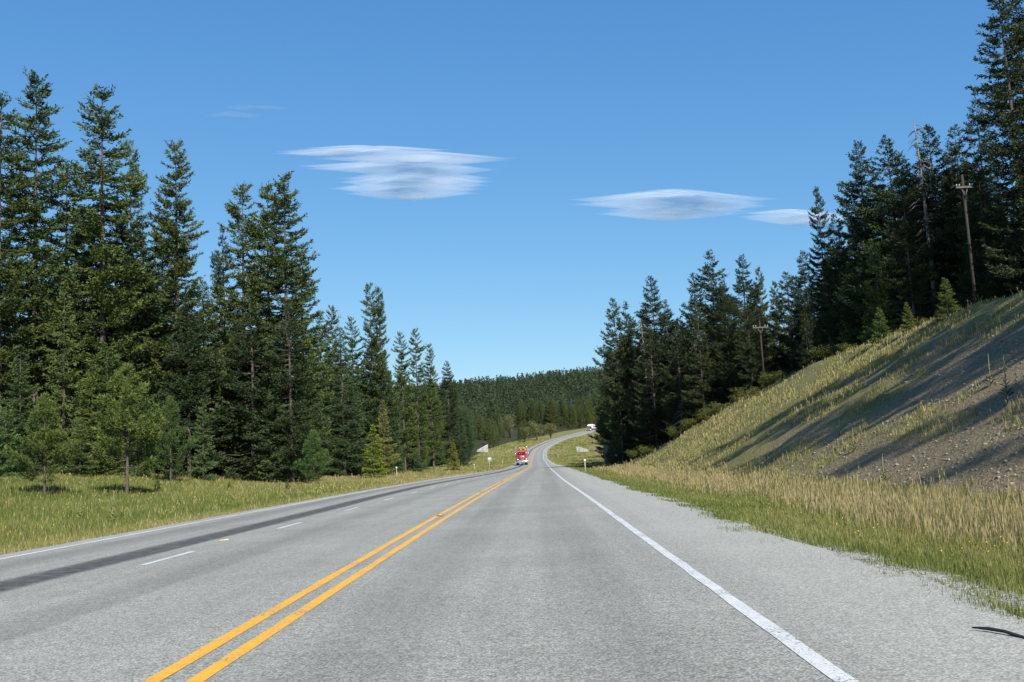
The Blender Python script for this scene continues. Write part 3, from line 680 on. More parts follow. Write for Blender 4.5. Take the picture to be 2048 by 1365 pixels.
# valley: both sides of the rising far road
def mk_val(x, y):
    h = cap(x, y, random.uniform(15, 24))
    if y > 640: h = random.uniform(14, 22)
    if h < 5: return False
    px, _ = frame_px(x, y, gz(x, y))
    if (1008 < px < 1036 and y > 380) or (945 < px < 990 and y < 420): return False
    kd = random.choice(['spruce', 'tallfir', 'larch', 'fir'])
    k3 = random.choice([(.075, .11, .038), (.06, .09, .038), (.088, .12, .04)])
    tree(kd, x, y, h, 'distant ' + dict(spruce='spruce', tallfir='slim fir', fir='broad fir', larch='larch')[kd] + ' left of the rising road ' + ('near the white concrete wall' if px < 985 else 'above the red truck' if px < 1070 else 'between the red truck and the far truck' if px < 1170 else 'beside the far truck'), 'distant conifers lining the rising road', tint=k3); return True
scatter(150, (-75, 90), (330, 760), lambda x, y: -70 < float(lat(x, y)) < -17 and x > -.075 * y - 5, mk_val, lambda x, y: 4.0)
# right wood
def mk_right(x, y):
    if 105 < y + 2.434 * x < 122 and x < 34 and y < 70: return False
    h = cap(x, y, random.uniform(13, 22))
    if h < 4: return False
    kd = random.choice(['fir', 'fir', 'tallfir', 'spruce'])
    tree(kd, x, y, h, ('lower ' if h < 15 else 'high ') + dict(fir='broad dark fir', tallfir='slim dark fir', spruce='dark spruce')[kd] + ' in the shaded wood ' + lm(x, y, LM_R), 'conifers of the right wood', tint=DK); return True
scatter(150, (9, 75), (44, 190), lambda x, y: inR(x, y) and x < 22 + .5 * y and (y < 118 or x < .064 * y + 26), mk_right, lambda x, y: 2.8)
# trees on the bank beside and behind the viewpoint: they throw the shadow streaks
for s_, x, h, w in [(94.5, 25.5, 25, .5), (94, 31, 25, .5), (86, 25.3, 27, .55), (85, 31, 26, .6), (73, 25.6, 28, .62), (77.5, 26.4, 28, .62), (75, 31, 27, .8), (78, 36, 28, .8), (61, 25.4, 27, .5), (60.5, 30.5, 27, .5), (52, 25.8, 27, .5), (51.5, 31, 27, .5), (43, 26, 27, .6), (38, 28, 27, .8), (44, 32, 27, .6), (33, 27, 27, .8)]:
    tree('tallfir', x, s_ - 2.434 * x, h, 'slim tall fir on top of the bank, outside the right side of the picture', 'firs on top of the bank outside the picture', tint=DK, wide=w)
# right side beyond the bend
def mk_fr(x, y):
    tree(random.choice(['fir', 'spruce', 'tallfir']), x, y, random.uniform(14, 21), 'dark conifer beyond the bend on the right', 'conifers beyond the bend on the right'); return True
scatter(45, (14, 190), (200, 800), lambda x, y: .068 * y + 1.5 < x < .12 * y + 22 and float(lat(x, y)) > 13, mk_fr, lambda x, y: 4.5)

# ------------------------------------------------------------------ the wooded ridge far away (nobody could count it)
def far_wood(name, n, xr, yr, ok, label, tint, hr):
    rg = np.random.default_rng(5); X = rg.uniform(*xr, n); Y = rg.uniform(*yr, n); k = ok(X, Y); X, Y = X[k], Y[k]; Z = ground(X, Y)
    m = len(X); H = rg.uniform(*hr, m); Rr = H * rg.uniform(.11, .17, m); C = 90
    t = rg.random((m, C)) ** .75 ; a = rg.random((m, C)) * 6.283
    rr = Rr[:, None] * (1 - t) ** .8 * rg.uniform(.2, 1.0, (m, C))
    P = np.stack([X[:, None] + rr * np.cos(a), Y[:, None] + rr * np.sin(a), Z[:, None] + H[:, None] * (.08 + .92 * t)], -1).reshape(-1, 3)
    D = np.stack([np.cos(a) * .9, np.sin(a) * .9, .0 + .2 * t], -1).reshape(-1, 3); D[t.ravel() > .93] = (0, 0, 1)
    V, F = cards(P, D, np.repeat(H, C) * .10, np.repeat(H, C) * .045, rg, .35)
    tint_a = np.repeat(np.clip(np.repeat(rg.random(m) ** 1.6, C) * .9 + rg.random(m * C) * .2 - .15, 0, 1), 4)
    me = np_mesh(name, V, F, m_fol, dict(tint=tint_a)); o = link_mesh(name, me); o.color = tint + (1,)
    return tag(o, label, 'forest', kind='stuff')
far_wood('distant_forest', 9000, (-420, 520), (800, 1640), lambda X, Y: (X > -.13 * Y - 60) & (X < .17 * Y + 60) & (np.hypot((X + 25) / 62, (Y - 830) / 57) > 1), 'dense dark conifer forest covering the distant ridge', (.052, .078, .042), (15, 26))
# ------------------------------------------------------------------ shrubs and leafy trees
def leafy(name, x, y, h, w, label, cat, group=None, tint=(0.075, 0.095, 0.022), n=2600, leaf=.09, trunkh=.25, z=None):
    rg = np.random.default_rng(int(abs(x * 31 + y * 17)) + 5)
    r = empty(name, (x, y, gz(x, y) - .03 if z is None else z), 0, label, cat, group); b = MB(); C = []
    for i in range(9):
        a = rg.random() * 6.28; e = rg.uniform(.3, 1) * w / 2; top = np.array([math.cos(a) * e, math.sin(a) * e, h * rg.uniform(.55, .92)])
        b.tube([(0, 0, -.1), top * [.25, .25, .45], top], [.02 * h, .012 * h, .004 * h], 5); C.append(top)
        C.append(top * [.6, .6, .65])
    b.build('stems', m_bark, r, True)
    C = np.array(C); ci = rg.integers(0, len(C), n); g = rg.normal(0, 1, (n, 3)); g /= np.linalg.norm(g, axis=1, keepdims=True) + 1e-9
    P = C[ci] + g * rg.uniform(.3, 1, (n, 1)) * np.array([w * .24, w * .24, h * .17]); P[:, 2] = np.abs(P[:, 2])
    V, F = cards(P, g + [0, 0, .3], leaf * rg.uniform(.7, 1.3, n), leaf * .6, rg, .8)
    tt = np.repeat(np.clip(rg.random(len(C))[ci] * .6 + rg.random(n) * .4, 0, 1), 4)
    c = link_mesh('foliage', np_mesh('foliage', V, F, m_fol, dict(tint=tt)), r); c.color = tint + (1,)
    return r
for i, (px, py, Y, w, lab) in enumerate([
 (1018, 818, 520, 9, 'pale grey-green leafy tree in front of the distant ridge'),
 (1072, 843, 500, 8, 'low pale leafy tree above the red truck'),
 (1100, 848, 520, 7, 'small pale leafy tree left of the far truck'),
 (1048, 856, 480, 5, 'small round leafy bush-like tree behind the red truck')]):
    p = pos(px, py, Y); leafy('leafy_tree', p[0], Y, min(max(p[2] - gz(p[0], Y), 4), 12), w, lab, 'tree', tint=(0.127, 0.136, 0.060), n=3200, leaf=.4)
SB = 'leafy bushes along the top of the bank'
rs = np.random.default_rng(21)
for i in range(40):
    Y = rs.uniform(44, 108); b = float(crest_b(Y)) + rs.uniform(-.6, 1.6); x = TOE + b
    leafy('bush', x, Y, rs.uniform(.5, 1.3), rs.uniform(1.2, 2.6), 'low leafy yellow-green bush on the top edge of the bank', 'bush', SB, tint=(0.097, 0.109, 0.024), n=1100, leaf=.09)
for px, py, lab in [(1355, 850, 'green bush under the leaning trunks by the right roadside firs'), (1030, 870, 'bush at the wood edge behind the red truck')]:
    pass
# saplings and broad-leaved weeds in the meadow
for px, py, h, lab in [(315, 988, 1.1, 'dark little fir seedling right of the taller meadow pine'), (576, 990, 1.0, 'dark little fir seedling near the wood edge by the road'), (460, 985, .8, 'smallest fir seedling in the middle of the meadow')]:
    x, y = hit(px, py); tree('spruce', x, y, h, lab, var=3, wide=1.8, name='fir_seedling', tint=(0.060, 0.088, 0.019))
m_mul = simple('mullein_leaf', (.20, .22, .10), .8, var=.35, scale=9)
def mullein(px, py, h, lab):
    x, y = hit(px, py, 8); r = empty('mullein_plant', (x, y, gz(x, y)), 0, lab, 'plant', 'mullein stalks'); rg = np.random.default_rng(int(px)); s = MB(); l_ = MB()
    s.tube([(0, 0, 0), (.01, 0, h * .5), (.03, .01, h)], [.011, .014, .005], 6)
    for i in range(22):
        z = h * .75 * (i / 22) ** 1.3; a = i * 2.4; L_ = .22 * (1 - i / 26) * h; d = np.array([math.cos(a), math.sin(a), 0]); q = np.array([-d[1], d[0], 0])
        o = np.array([0, 0, z]); l_.add([o, o + d * L_ * .5 + q * L_ * .2 + [0, 0, L_ * .5], o + d * L_ + [0, 0, L_ * .6], o + d * L_ * .5 - q * L_ * .2 + [0, 0, L_ * .5]], [(0, 1, 2, 3)])
    s.build('stalk', m_mul, r, True); l_.build('leaves', m_mul, r)
mullein(160, 1052, 1.1, 'leafy pale mullein in the meadow, left of the other meadow one')
mullein(225, 1052, 1.15, 'tall pale mullein in the meadow, nearest the road on the left')
for px, py, h, lab in [(1982, 778, 1.0, 'pale mullein stalk high on the gravel bank, left of another'), (2014, 795, 1.2, 'taller pale mullein stalk high on the gravel bank'), (1708, 905, .9, 'mullein stalk in the middle of the gravel bank'), (1680, 876, .7, 'thin mullein stalk left of the middle of the gravel bank'), (1768, 965, .8, 'mullein stalk near the foot of the bank')]:
    mullein(px, py, h, lab)

# ------------------------------------------------------------------ posts, signs, poles
m_post = simple('galvanised_steel', (.5, .5, .48), .5, .3, var=.15); m_white = simple('white_reflector', (.62, .62, .6), .35, var=.05)
m_signb = simple('sign_back', (.36, .40, .42), .5, .5, var=.12); m_wood = simple('shaded_pole_wood', (.035, .026, .022), .9, var=.35, scale=4)  # pole wood darkened: the shade of the wood is put into its colour
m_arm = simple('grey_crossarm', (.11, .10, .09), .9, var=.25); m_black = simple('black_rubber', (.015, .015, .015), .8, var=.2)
def post(px, py, top, lab, fixed=None):
    x, y = fixed or hit(px, py); g = gz(x, y); h = (py - top) / FPX * y
    r = empty('marker_post', (x, y, g), 0, lab, 'marker post', 'reflector posts along the road')
    MB().tube([(0, 0, -.3), (0, 0, h)], [.028, .028], 8).build('post', m_post, r)
    d = MB(); a = [i * math.pi / 8 for i in range(16)]; d.tube([(0, -.045, h - .02), (0, -.03, h - .02)], [.09, .09], 16); d.build('reflector', m_white, r); return r
post(794, 963, 936, 'white reflector post in the grass on the left, the nearest on that side')
post(1171, 946, 921, 'white reflector post on the right verge before the dark firs')
post(1005, 934, 923, 'short reflector post left of the red truck')
post(1116, 912, 901, 'small reflector post beside the gravel track', fixed=(pos(1116, 911, 285)[0], 285))
post(949, 945, 930, 'reflector post on the left before the roadside sign')
def sign(px, base, top, w, lab):
    x, y = hit(px, base); g = gz(x, y); h = (base - top) / FPX * y
    r = empty('road_sign', (x, y, g), .25, lab, 'road sign')
    MB().tube([(-.0, 0, -.3), (0, 0, h)], [.04, .04], 8).build('post', m_post, r)
    MB().box((.1, -.06, h - .38), (w, .02, .75)).build('sign_panel', m_signb, r, bevel=.008); return r
sign(979, 937, 916, .75, 'small grey roadside sign seen from behind, left of the red truck')
def pole(px, top, Y, lab, arm, rad, z_extra=.4, rz=0, dz=.6, w=.10):
    p = pos(px, top, Y); g = gz(p[0], Y); H = p[2] - g
    r = empty('telephone_pole', (p[0], Y, g), rz, lab, 'utility pole', 'telephone poles in the right wood')
    MB().tube([(0, 0, -.5), (0, 0, H * .5), (0, 0, H)], [rad, rad * .9, rad * .7], 12).build('pole', m_wood, r, True)
    c = MB().box((0, -rad - .07, H - dz), (arm, w, w * 1.2)); c.build('crossarm', m_arm, r, bevel=.01)
    b = MB()
    for s in (-1, 1): b.tube([(s * arm * .17, -rad - .03, H - dz - .06), (0, -rad - .02, H - dz - .55)], [.03, .03], 5)
    b.build('brace', m_arm, r)
    ins = MB()
    for s in (-.46, -.3, .3, .46): ins.tube([(s * arm, -rad - .07, H - dz + w * .6), (s * arm, -rad - .07, H - dz + .2)], [.035, .045], 6)
    ins.build('insulator', simple('insulator_glass', (.2, .28, .26), .3), r); return r
pole(1519, 642, 84, 'farther telephone pole with a pale crossarm in the gap between dark firs', 1.3, .085)
pole(1924, 350, 57.5, 'nearer tall telephone pole with a crossarm against the dark firs', 1.0, .095, dz=.8)

# ------------------------------------------------------------------ pale concrete wing walls, rock
m_conc = simple('pale_concrete', (.34, .33, .30), .85, var=.5, scale=.9)
def wing(px, py, Y, lab, out, holes, rz):
    p = pos(px, py, Y); r = empty('wing_wall', (p[0], Y, gz(p[0], Y) - .2), rz, lab, 'concrete wall', 'pale concrete wing walls')
    z0 = p[2] - gz(p[0], Y) + .2
    m = MB(); k = len(out); V = [(a, -.25, b) for a, b in out] + [(a, .25, b) for a, b in out]
    m.add(V, [(i, (i + 1) % k, k + (i + 1) % k, k + i) for i in range(k)], [(0, i + 1, i) for i in range(1, k - 1)] + [(k, k + i, k + i + 1) for i in range(1, k - 1)])
    m.build('wall_slab', m_conc, r, bevel=.03)
    c = MB(); (a0, b0), (a1, b1) = holes; c.tube([(a0, 0, b0), (a1, 0, b1)], [.17, .17], 8); c.build('coping', m_conc, r, True); return r
xw, yw = hit(966, 905); k = yw / 262
wing(966, 905, yw, 'white wedge-shaped concrete wall in the grass left of the road', [(-1.5 * k, -.5), (1.4 * k, -1.0), (1.35 * k, 2.0 * k), (.4 * k, 1.75 * k), (-1.5 * k, .65 * k), (-1.7 * k, .3)], ((-1.5 * k, .7 * k), (1.35 * k, 2.05 * k)), .1)
xw, yw = hit(1160, 906); k = yw / 272
wing(1160, 906, yw, 'white concrete wall right of the road with its far end in shade', [(-.9 * k, -.6), (2.6 * k, -.4), (2.4 * k, .6 * k), (.3 * k, 1.6 * k), (-.9 * k, 1.75 * k)], ((-.9 * k, 1.8 * k), (2.4 * k, .7 * k)), -.35)
print('wing', yw)
m_rock = simple('grey_rock', (.14, .135, .13), .95, var=.5, scale=1.5)
def rock(name, x, y, dx, dy, dz, lab, seed, zo=0):
    rg = np.random.default_rng(seed); me = bpy.data.meshes.new(name); import bmesh
    bm = bmesh.new(); bmesh.ops.create_icosphere(bm, subdivisions=4, radius=1)
    dirs = rg.normal(0, 1, (16, 3)); dirs /= np.linalg.norm(dirs, axis=1, keepdims=True); cut = rg.uniform(.6, .95, 16)
    for v in bm.verts:
        c = np.array(v.co)
        for d, k in zip(dirs, cut):
            s = c @ d
            if s > k: c = c - d * (s - k)
        c = c * (1 + .04 * math.sin(c[0] * 17 + c[2] * 23) * math.cos(c[1] * 19)); v.co = (c[0] * dx, c[1] * dy, c[2] * dz)
    bm.to_mesh(me); bm.free(); me.materials.append(m_rock)
    o = link_mesh(name, me); o.location = (x, y, gz(x, y) + zo); return tag(o, lab, 'rock')
p = pos(1206, 920, 127); rock('rock_outcrop', p[0] + .9, 128, .75, 1.2, 2.3, 'dark grey rock face at the foot of the first right-hand firs', 4, .9)
# loose stones on the bank: one object
def stones(name, X, Y, S, lab, mat):
    rg = np.random.default_rng(8); t = (1 + 5 ** .5) / 2
    base = np.array([(-1, t, 0), (1, t, 0), (-1, -t, 0), (1, -t, 0), (0, -1, t), (0, 1, t), (0, -1, -t), (0, 1, -t), (t, 0, -1), (t, 0, 1), (-t, 0, -1), (-t, 0, 1)]) / 1.9
    Fb = np.array([(0, 11, 5), (0, 5, 1), (0, 1, 7), (0, 7, 10), (0, 10, 11), (1, 5, 9), (5, 11, 4), (11, 10, 2), (10, 7, 6), (7, 1, 8), (3, 9, 4), (3, 4, 2), (3, 2, 6), (3, 6, 8), (3, 8, 9), (4, 9, 5), (2, 4, 11), (6, 2, 10), (8, 6, 7), (9, 8, 1)])
    m = len(X); V = base[None] * S[:, None, None] * rg.uniform(.55, 1.2, (m, 12, 1)) * rg.uniform([.7, .7, .4], [1.2, 1.2, .8], (m, 3))[:, None]
    V = V + np.stack([X, Y, ground(X, Y) + S * .15], -1)[:, None]
    o = link_mesh(name, np_mesh(name, V.reshape(-1, 3), (Fb[None] + 12 * np.arange(m)[:, None, None]).reshape(-1, 3), mat, dict(tint=np.repeat(rg.random(m), 12))))
    return tag(o, lab, 'stones', kind='stuff')
m_st, nt, p_ = newmat('loose_stone'); nt.links.new(mixc(nt, attr(nt, 'tint'), (.14, .12, .085), (.30, .26, .20)), p_.inputs['Base Color']); p_.inputs['Roughness'].default_value = .95
rg = np.random.default_rng(77); n_ = 26000
sy = 16 + 80 * rg.random(n_) ** 1.5; sb = rg.uniform(0, 12, n_); sxx = TOE + sb
keep = (fbm(sxx / 3.5, sy / 9, 3) * .9 + sstep(75, 25, sy + 3.2 * np.maximum(sb - 6, 0)) + rg.normal(0, .15, n_)) > .55
sxx, sy = sxx[keep], sy[keep]; S = .010 + .06 * rg.random(len(sy)) ** 6 + sy * .0002
stones('loose_stones', sxx, sy, S, 'loose grey stones scattered over the eroded bank', m_st)

# ------------------------------------------------------------------ small things on the road
m_mk = simple('marker_block', (.20, .12, .04), .6); m_pale = simple('pale_marker', (.36, .33, .24), .6)
for px, py, s, lab, cat_ in [(880, 1033, 1, 'brown raised reflector block on the left yellow line, the nearest one', 'road marker'), (963, 985, 1, 'small raised reflector block farther along the yellow line', 'road marker'), (1005, 963, 1, 'tiny raised reflector block before the bend in the yellow line', 'road marker')]:
    d = ray(px, py); y = -EYE / d[2]; x = d[0] * y
    r = empty('road_reflector', (x, y, .004), 0, lab, cat_, 'raised reflectors on the yellow line')
    MB().box((0, 0, .028), (.16, .11, .052), taper=.82).build('block', m_mk, r, bevel=.006)
    MB().box((0, -.053, .03), (.11, .012, .028), rx=-.2).build('lens', simple('amber_lens', (.55, .3, .03), .25), r)
d = ray(448, 1082); y = -EYE / d[2]; r = empty('road_reflector', (d[0] * y, y, .004), .2, 'pale worn raised marker between the white dashes', 'road marker')
MB().box((0, 0, .014), (.2, .09, .026), taper=.8).build('block', m_pale, r, bevel=.006); MB().box((-.04, -.01, .032), (.1, .05, .012)).build('lens', m_mk, r)
# black strip on the shoulder
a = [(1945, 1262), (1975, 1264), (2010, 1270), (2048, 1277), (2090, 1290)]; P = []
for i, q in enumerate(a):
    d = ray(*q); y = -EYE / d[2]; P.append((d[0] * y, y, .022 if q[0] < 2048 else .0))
mb = MB(); mb.tube(P, [.006, .014, .013, .015, .012], 8); o = mb.build('black_strip', m_black, smooth=True)
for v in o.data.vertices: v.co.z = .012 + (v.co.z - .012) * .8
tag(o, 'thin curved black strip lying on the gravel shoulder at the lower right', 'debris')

# ------------------------------------------------------------------ trucks
m_red = simple('red_truck_paint', (.52, .012, .016), .25, var=.1, coat=.6); m_dred = simple('maroon_truck_paint', (.22, .02, .03), .3, var=.1, coat=.5)
m_wpaint = simple('white_truck_paint', (.72, .73, .72), .35, var=.06, coat=.4)
m_chr = simple('chrome', (.75, .75, .75), .22, .9, var=.1); m_glass = simple('dark_windshield', (.02, .025, .03), .08, var=.1, coat=.5)
m_dk = simple('dark_chassis', (.02, .02, .02), .6); m_lamp = simple('lamp_glass', (.75, .76, .72), .2, coat=.5); m_amb = simple('amber_lamp', (.8, .3, .03), .3)
m_steel = simple('painted_steel_stake', (.23, .24, .25), .5, .5); m_plate = simple('plate', (.5, .25, .2), .5)
def wheel(x, y, r, rad=.52, w=.28):
    t = MB(); t.tube([(x - w / 2, y, rad), (x + w / 2, y, rad)], [rad, rad], 20); o = t.build('wheel', m_black, r, bevel=.03)
    MB().tube([(x - w / 2 - .015, y, rad), (x + w / 2 + .015, y, rad)], [rad * .5, rad * .5], 16).build('rim', m_chr, o); return o
def truck(x, y, rz, lab, paint, sleeper, name):
    r = empty(name, (x, y, float(ZR(y)) + .002), rz, lab, 'truck')        # front faces -Y
    b = MB(); b.prism([(-.35, 1.15), (-.35, 1.75), (1.6, 2.0), (1.6, 1.15)], -.56, .56); b.build('hood', paint, r, bevel=.08)
    c = MB(); c.prism([(1.5, 1.05), (1.5, 2.0), (1.75, 2.75), (2.0, 2.9), (3.3, 2.92), (3.3, 1.05)], -.98, .98); c.build('cab', paint, r, bevel=.06)
    w = MB()
    for s in (-1, 1): w.prism([(1.50, 2.05), (1.715, 2.68), (1.69, 2.69), (1.475, 2.06)], s * .45 - .41, s * .45 + .41)
    w.build('windshield', m_glass, r)
    for s in (-1, 1): MB().box((s * .985, 2.45, 2.3), (.02, .8, .6)).build('side_window', m_glass, r)
    g = MB().box((0, -.40, 1.42), (.82, .06, .92)); go = g.build('grille', m_chr, r, bevel=.02)
    gb = MB()
    for i in range(11): gb.box((-.34 + i * .068, -.44, 1.4), (.03, .02, .78))
    gb.build('grille_bars', m_dk, go)
    for s in (-1, 1):
        f = MB(); f.prism([(-.3, 1.0), (-.35, 1.25), (-.1, 1.42), (.6, 1.5), (1.2, 1.4), (1.55, 1.05), (1.5, .75), (1.2, 1.1), (.6, 1.22), (.1, 1.1), (-.1, .95)], s * .62 - (.0 if s > 0 else .46), s * .62 + (.46 if s > 0 else .0)); f.build('fender', paint, r, bevel=.03)
        hl = MB().box((s * .86, -.38, 1.12), (.34, .12, .22)).build('headlight', m_chr, r, bevel=.02); MB().tube([(s * .86 - .08, -.43, 1.12), (s * .86 - .08, -.46, 1.12)], [.08, .08], 10).build('lamp', m_lamp, hl)
        wheel(s * .98, .55, r)
        for yy in (5.0, 6.35): wheel(s * .9, yy, r, w=.55)
        st = MB(); st.tube([(s * 1.12, 3.4, 1.0), (s * 1.12, 3.4, 3.7), (s * 1.14, 3.5, 3.95)], [.085, .085, .075], 10); st.build('exhaust_stack', m_chr, r, True)
        mi = MB().box((s * 1.3, 1.75, 2.35), (.18, .06, .42)); mi.tube([(s * 1.0, 1.75, 2.6), (s * 1.3, 1.75, 2.6)], [.015, .015], 5); mi.build('mirror', m_chr, r)
        MB().tube([(s * .9, 3.6, .62), (s * .9, 2.1, .62)], [.33, .33], 12).build('fuel_tank', m_chr, r, True)
    MB().box((0, -.52, .72), (2.42, .16, .42)).build('bumper', m_chr, r, bevel=.05)
    MB().box((0, -.615, .66), (.32, .02, .17)).build('licence_plate', m_plate, r)
    am = MB()
    for i in range(5): am.box((-.7 + i * .35, 2.0, 2.955), (.1, .14, .06))
    am.build('roof_lamp', m_amb, r)
    MB().box((0, 4.2, .85), (.8, 6.2, .28)).build('chassis', m_dk, r)
    if sleeper:
        s_ = MB(); s_.prism([(1.9, 2.9), (2.5, 3.55), (4.8, 3.9), (4.8, 1.0), (3.3, 1.0), (3.3, 2.85)], -1.15, 1.15); s_.build('sleeper', m_wpaint, r, bevel=.1)
    return r
tk = truck(-2.35, 205, .02, 'red conventional truck with a chrome grille coming towards us loaded with logs', m_red, False, 'logging_truck')
# bunks and stakes are part of the truck; every log on them is a thing of its own
for yy in (4.6, 9.5):
    b = MB().box((0, yy, 1.32), (2.5, .25, .24)); 
    for s in (-1, 1): b.box((s * 1.22, yy, 2.5), (.13, .16, 2.5))
    b.build('log_stakes', m_steel, tk, bevel=.01)
m_logb = simple('log_bark', (.22, .13, .07), .9, var=.4, scale=4); m_cut = simple('cut_log_end', (.55, .36, .20), .8, var=.3, scale=5); m_cut2 = simple('orange_cut_log_end', (.65, .27, .06), .8, var=.2)
lp = []; rgL = np.random.default_rng(4)
rows = [(1.62, 5, 0), (2.02, 5, .2), (2.42, 5, 0), (2.82, 5, .2), (3.2, 4, 0), (3.5, 3, .1)]
for zi, (z, k, o_) in enumerate(rows):
    for i in range(k):
        x = (i - (k - 1) / 2) * .44 + rgL.uniform(-.03, .03); rr = rgL.uniform(.16, .215); y0 = 3.75 + rgL.uniform(-.2, .25)
        lo_ = empty('log', (-2.35 + x, 205 + y0, float(ZR(205)) + z), .02, 'sawn log with bright cut end stacked behind the red cab', 'log', 'logs stacked on the red truck')
        MB().tube([(0, 0, 0), (0, 7.2, 0)], [rr, rr * .85], 12).build('bark', m_logb, lo_, True)
        MB().tube([(0, -.02, 0), (0, .01, 0)], [rr * .93, rr * .93], 12).build('cut_end', m_cut2 if (zi, i) in ((4, 2), (5, 1)) else m_cut, lo_)
xt, yt = 34.6, 610.0
tw = truck(xt, yt, -.24, 'distant dark red truck with a white sleeper cab coming round the far bend', m_dred, True, 'semi_truck')
tr = empty('semi_trailer', (xt + .24 * 5.5, yt + 5.4, float(ZR(yt + 6))), -.24, 'white box trailer behind the distant truck', 'trailer'); tr.parent = None
MB().box((0, 7.2, 2.45), (2.5, 13, 2.6)).build('box_body', m_wpaint, tr, bevel=.04); MB().box((0, 7.2, 1.0), (.9, 12, .25)).build('frame_rail', m_dk, tr)
for yy in (11.2, 12.5):
    for s in (-1, 1): wheel(s * .95, yy, tr, w=.5)

# ------------------------------------------------------------------ grass
def blades(name, X, Y, H, W, tint, lean, label, z=None, heads=None, seed=1):
    rg = np.random.default_rng(seed); n = len(X); Z = ground(X, Y) if z is None else z
    a = rg.random(n) * 6.283; la = rg.random(n) * 6.283; d = np.stack([np.cos(a), np.sin(a), 0 * a], -1)
    ln = np.stack([np.cos(la), np.sin(la), 0 * la], -1) * (H * lean * rg.random(n))[:, None]
    B = np.stack([X, Y, Z - .01], -1); up = np.array([0, 0, 1.0]); w = W[:, None]; h = H[:, None]
    V = np.stack([B - d * w, B + d * w, B + ln * .35 + up * h * .55 + d * w * .8, B + ln * .35 + up * h * .55 - d * w * .8, B + ln + up * h * .97], 1)
    i = np.arange(n)[:, None] * 5; Qs = i + np.array([[0, 1, 2, 3]]); Ts = i + np.array([[3, 2, 4]])
    V = V.reshape(-1, 3); T5 = np.repeat(tint, 5)
    if heads is not None and heads.any():
        k = np.where(heads)[0]; m = len(k); hd = B[k] + ln[k] * .85 + up * h[k] * .86; dd = ln[k] * .5 / (h[k] + 1e-6) + up; hl = (.11 + .06 * rg.random(m))[:, None]; hw = np.maximum(W[k] * 1.15, .0078)[:, None]
        HV = np.stack([hd, hd + dd * hl * .4 + d[k] * hw, hd + dd * hl, hd + dd * hl * .4 - d[k] * hw], 1).reshape(-1, 3); hi = np.arange(m)[:, None] * 4 + len(V)
        Qs = np.concatenate([Qs, hi + np.array([[0, 1, 2, 3]])]); V = np.concatenate([V, HV]); T5 = np.concatenate([T5, np.repeat(np.clip(.68 + .25 * rg.random(m), 0, 1), 4)])
    o = link_mesh(name, np_mesh(name, V, [Qs, Ts], m_grass, dict(tint=T5))); return tag(o, label, 'grass', kind='stuff')
rg = np.random.default_rng(12)
def ysample(n, y0, y1, p):         # density falls off with distance as 1/y^p
    u = rg.random(n)
    return (y0 ** (1 - p) + u * (y1 ** (1 - p) - y0 ** (1 - p))) ** (1 / (1 - p))
# right verge
n_ = 420000; Y = ysample(n_, 5.2, 130, 1.35); e = rg.random(n_) ** .9 * 7.9 - 1.1; X = XC(Y) + R_EDGE(Y) + e
en = e + .85 * fbm(X / .9, Y / 1.3, 3) + .3 * fbm(Y / 5, Y * 0 + 2, 2)
for qx, qy, br in [(1625, 1118, .38), (1470, 1062, .4), (1890, 1200, .45), (2000, 1222, .45), (1540, 1085, .25), (1760, 1150, .25), (1330, 1000, .5), (1720, 1160, .12), (1850, 1235, .12)]:
    d_ = ray(qx, qy); by = -EYE / d_[2]; bx = d_[0] * by; en = en + .9 * np.exp(-((X - bx) ** 2 + ((Y - by) * .6) ** 2) / br ** 2 * 2) * (rg.random(len(X)) < .8)
clump = fbm(X / .35, Y / .35, 2); k = (en > .0) & (rg.random(n_) < sstep(-.1, 1.0, en) * .95 + .05 + .3 * (clump > .2)) & (rg.random(n_) < np.where(e > 5.2, .28, 1))
k &= (clump > -.35) | (en > .8)
X, Y, e, en, clump = X[k], Y[k], e[k], en[k], clump[k]; n_ = len(X)
em = en + 1.1 * fbm(X / 2.2, Y / 5, 3) + rg.normal(0, .4, n_)
band = np.interp(em, [0, .8, 1.6, 2.2, 3.0, 3.8, 5.0, 6.5], [.20, .26, .38, .50, .30, .36, .52, .45])
hgt = np.interp(em, [0, .6, 1.6, 2.4, 3.4, 4.4, 5.6, 6.6], [.04, .08, .11, .13, .17, .23, .27, .18]) * rg.uniform(.4, 1.3, n_) * (1 + .5 * clump) * (1 + .35 * fbm(X / 1.1, Y / 2.5, 2))
tint = np.clip(band + rg.normal(0, .15, n_) + .2 * fbm(X / 1.5, Y / 4, 3), 0, 1)
tall = (em > 3.0) & (rg.random(n_) < .16); tint[tall] = np.clip(.70 + rg.normal(0, .12, tall.sum()), 0, 1); hgt[tall] *= 1.7
blades('verge_grass', X, Y, hgt, np.maximum(.0028, Y * .00028) * rg.uniform(.8, 1.5, n_), tint, .45, 'mixed green and straw-coloured grass on the right verge', heads=tall & (rg.random(n_) < .6))
# bank tufts
n_ = 170000; Y = ysample(n_, 12, 112, 1.15); b = rg.random(n_) * 17; X = TOE + b - .4
g = fbm(X / 1.4, Y / 1.4, 3) + .5 * fbm(X / 6, Y / 12, 2) + .5 * sstep(45, 80, Y + 2.0 * b) + .35 * sstep(1.2, 0, b); k = (g > .30) & (b < crest_b(Y) + 2.5)
X, Y, b, g = X[k], Y[k], b[k], g[k]; n_ = len(X); fi = rg.random(n_) < .15
hgt = rg.uniform(.05, .17, n_) * (1 + .5 * np.clip(g, 0, 1)); hgt[fi] *= 1.7
blades('bank_grass', X, Y, hgt, np.maximum(.003, Y * .0003) * rg.uniform(.8, 1.5, n_), np.clip(.42 + .28 * fi + rg.normal(0, .14, n_) + .1 * g, 0, 1), .5, 'sparse dry grass tufts on the cut bank', heads=fi & (rg.random(n_) < .3), seed=2)
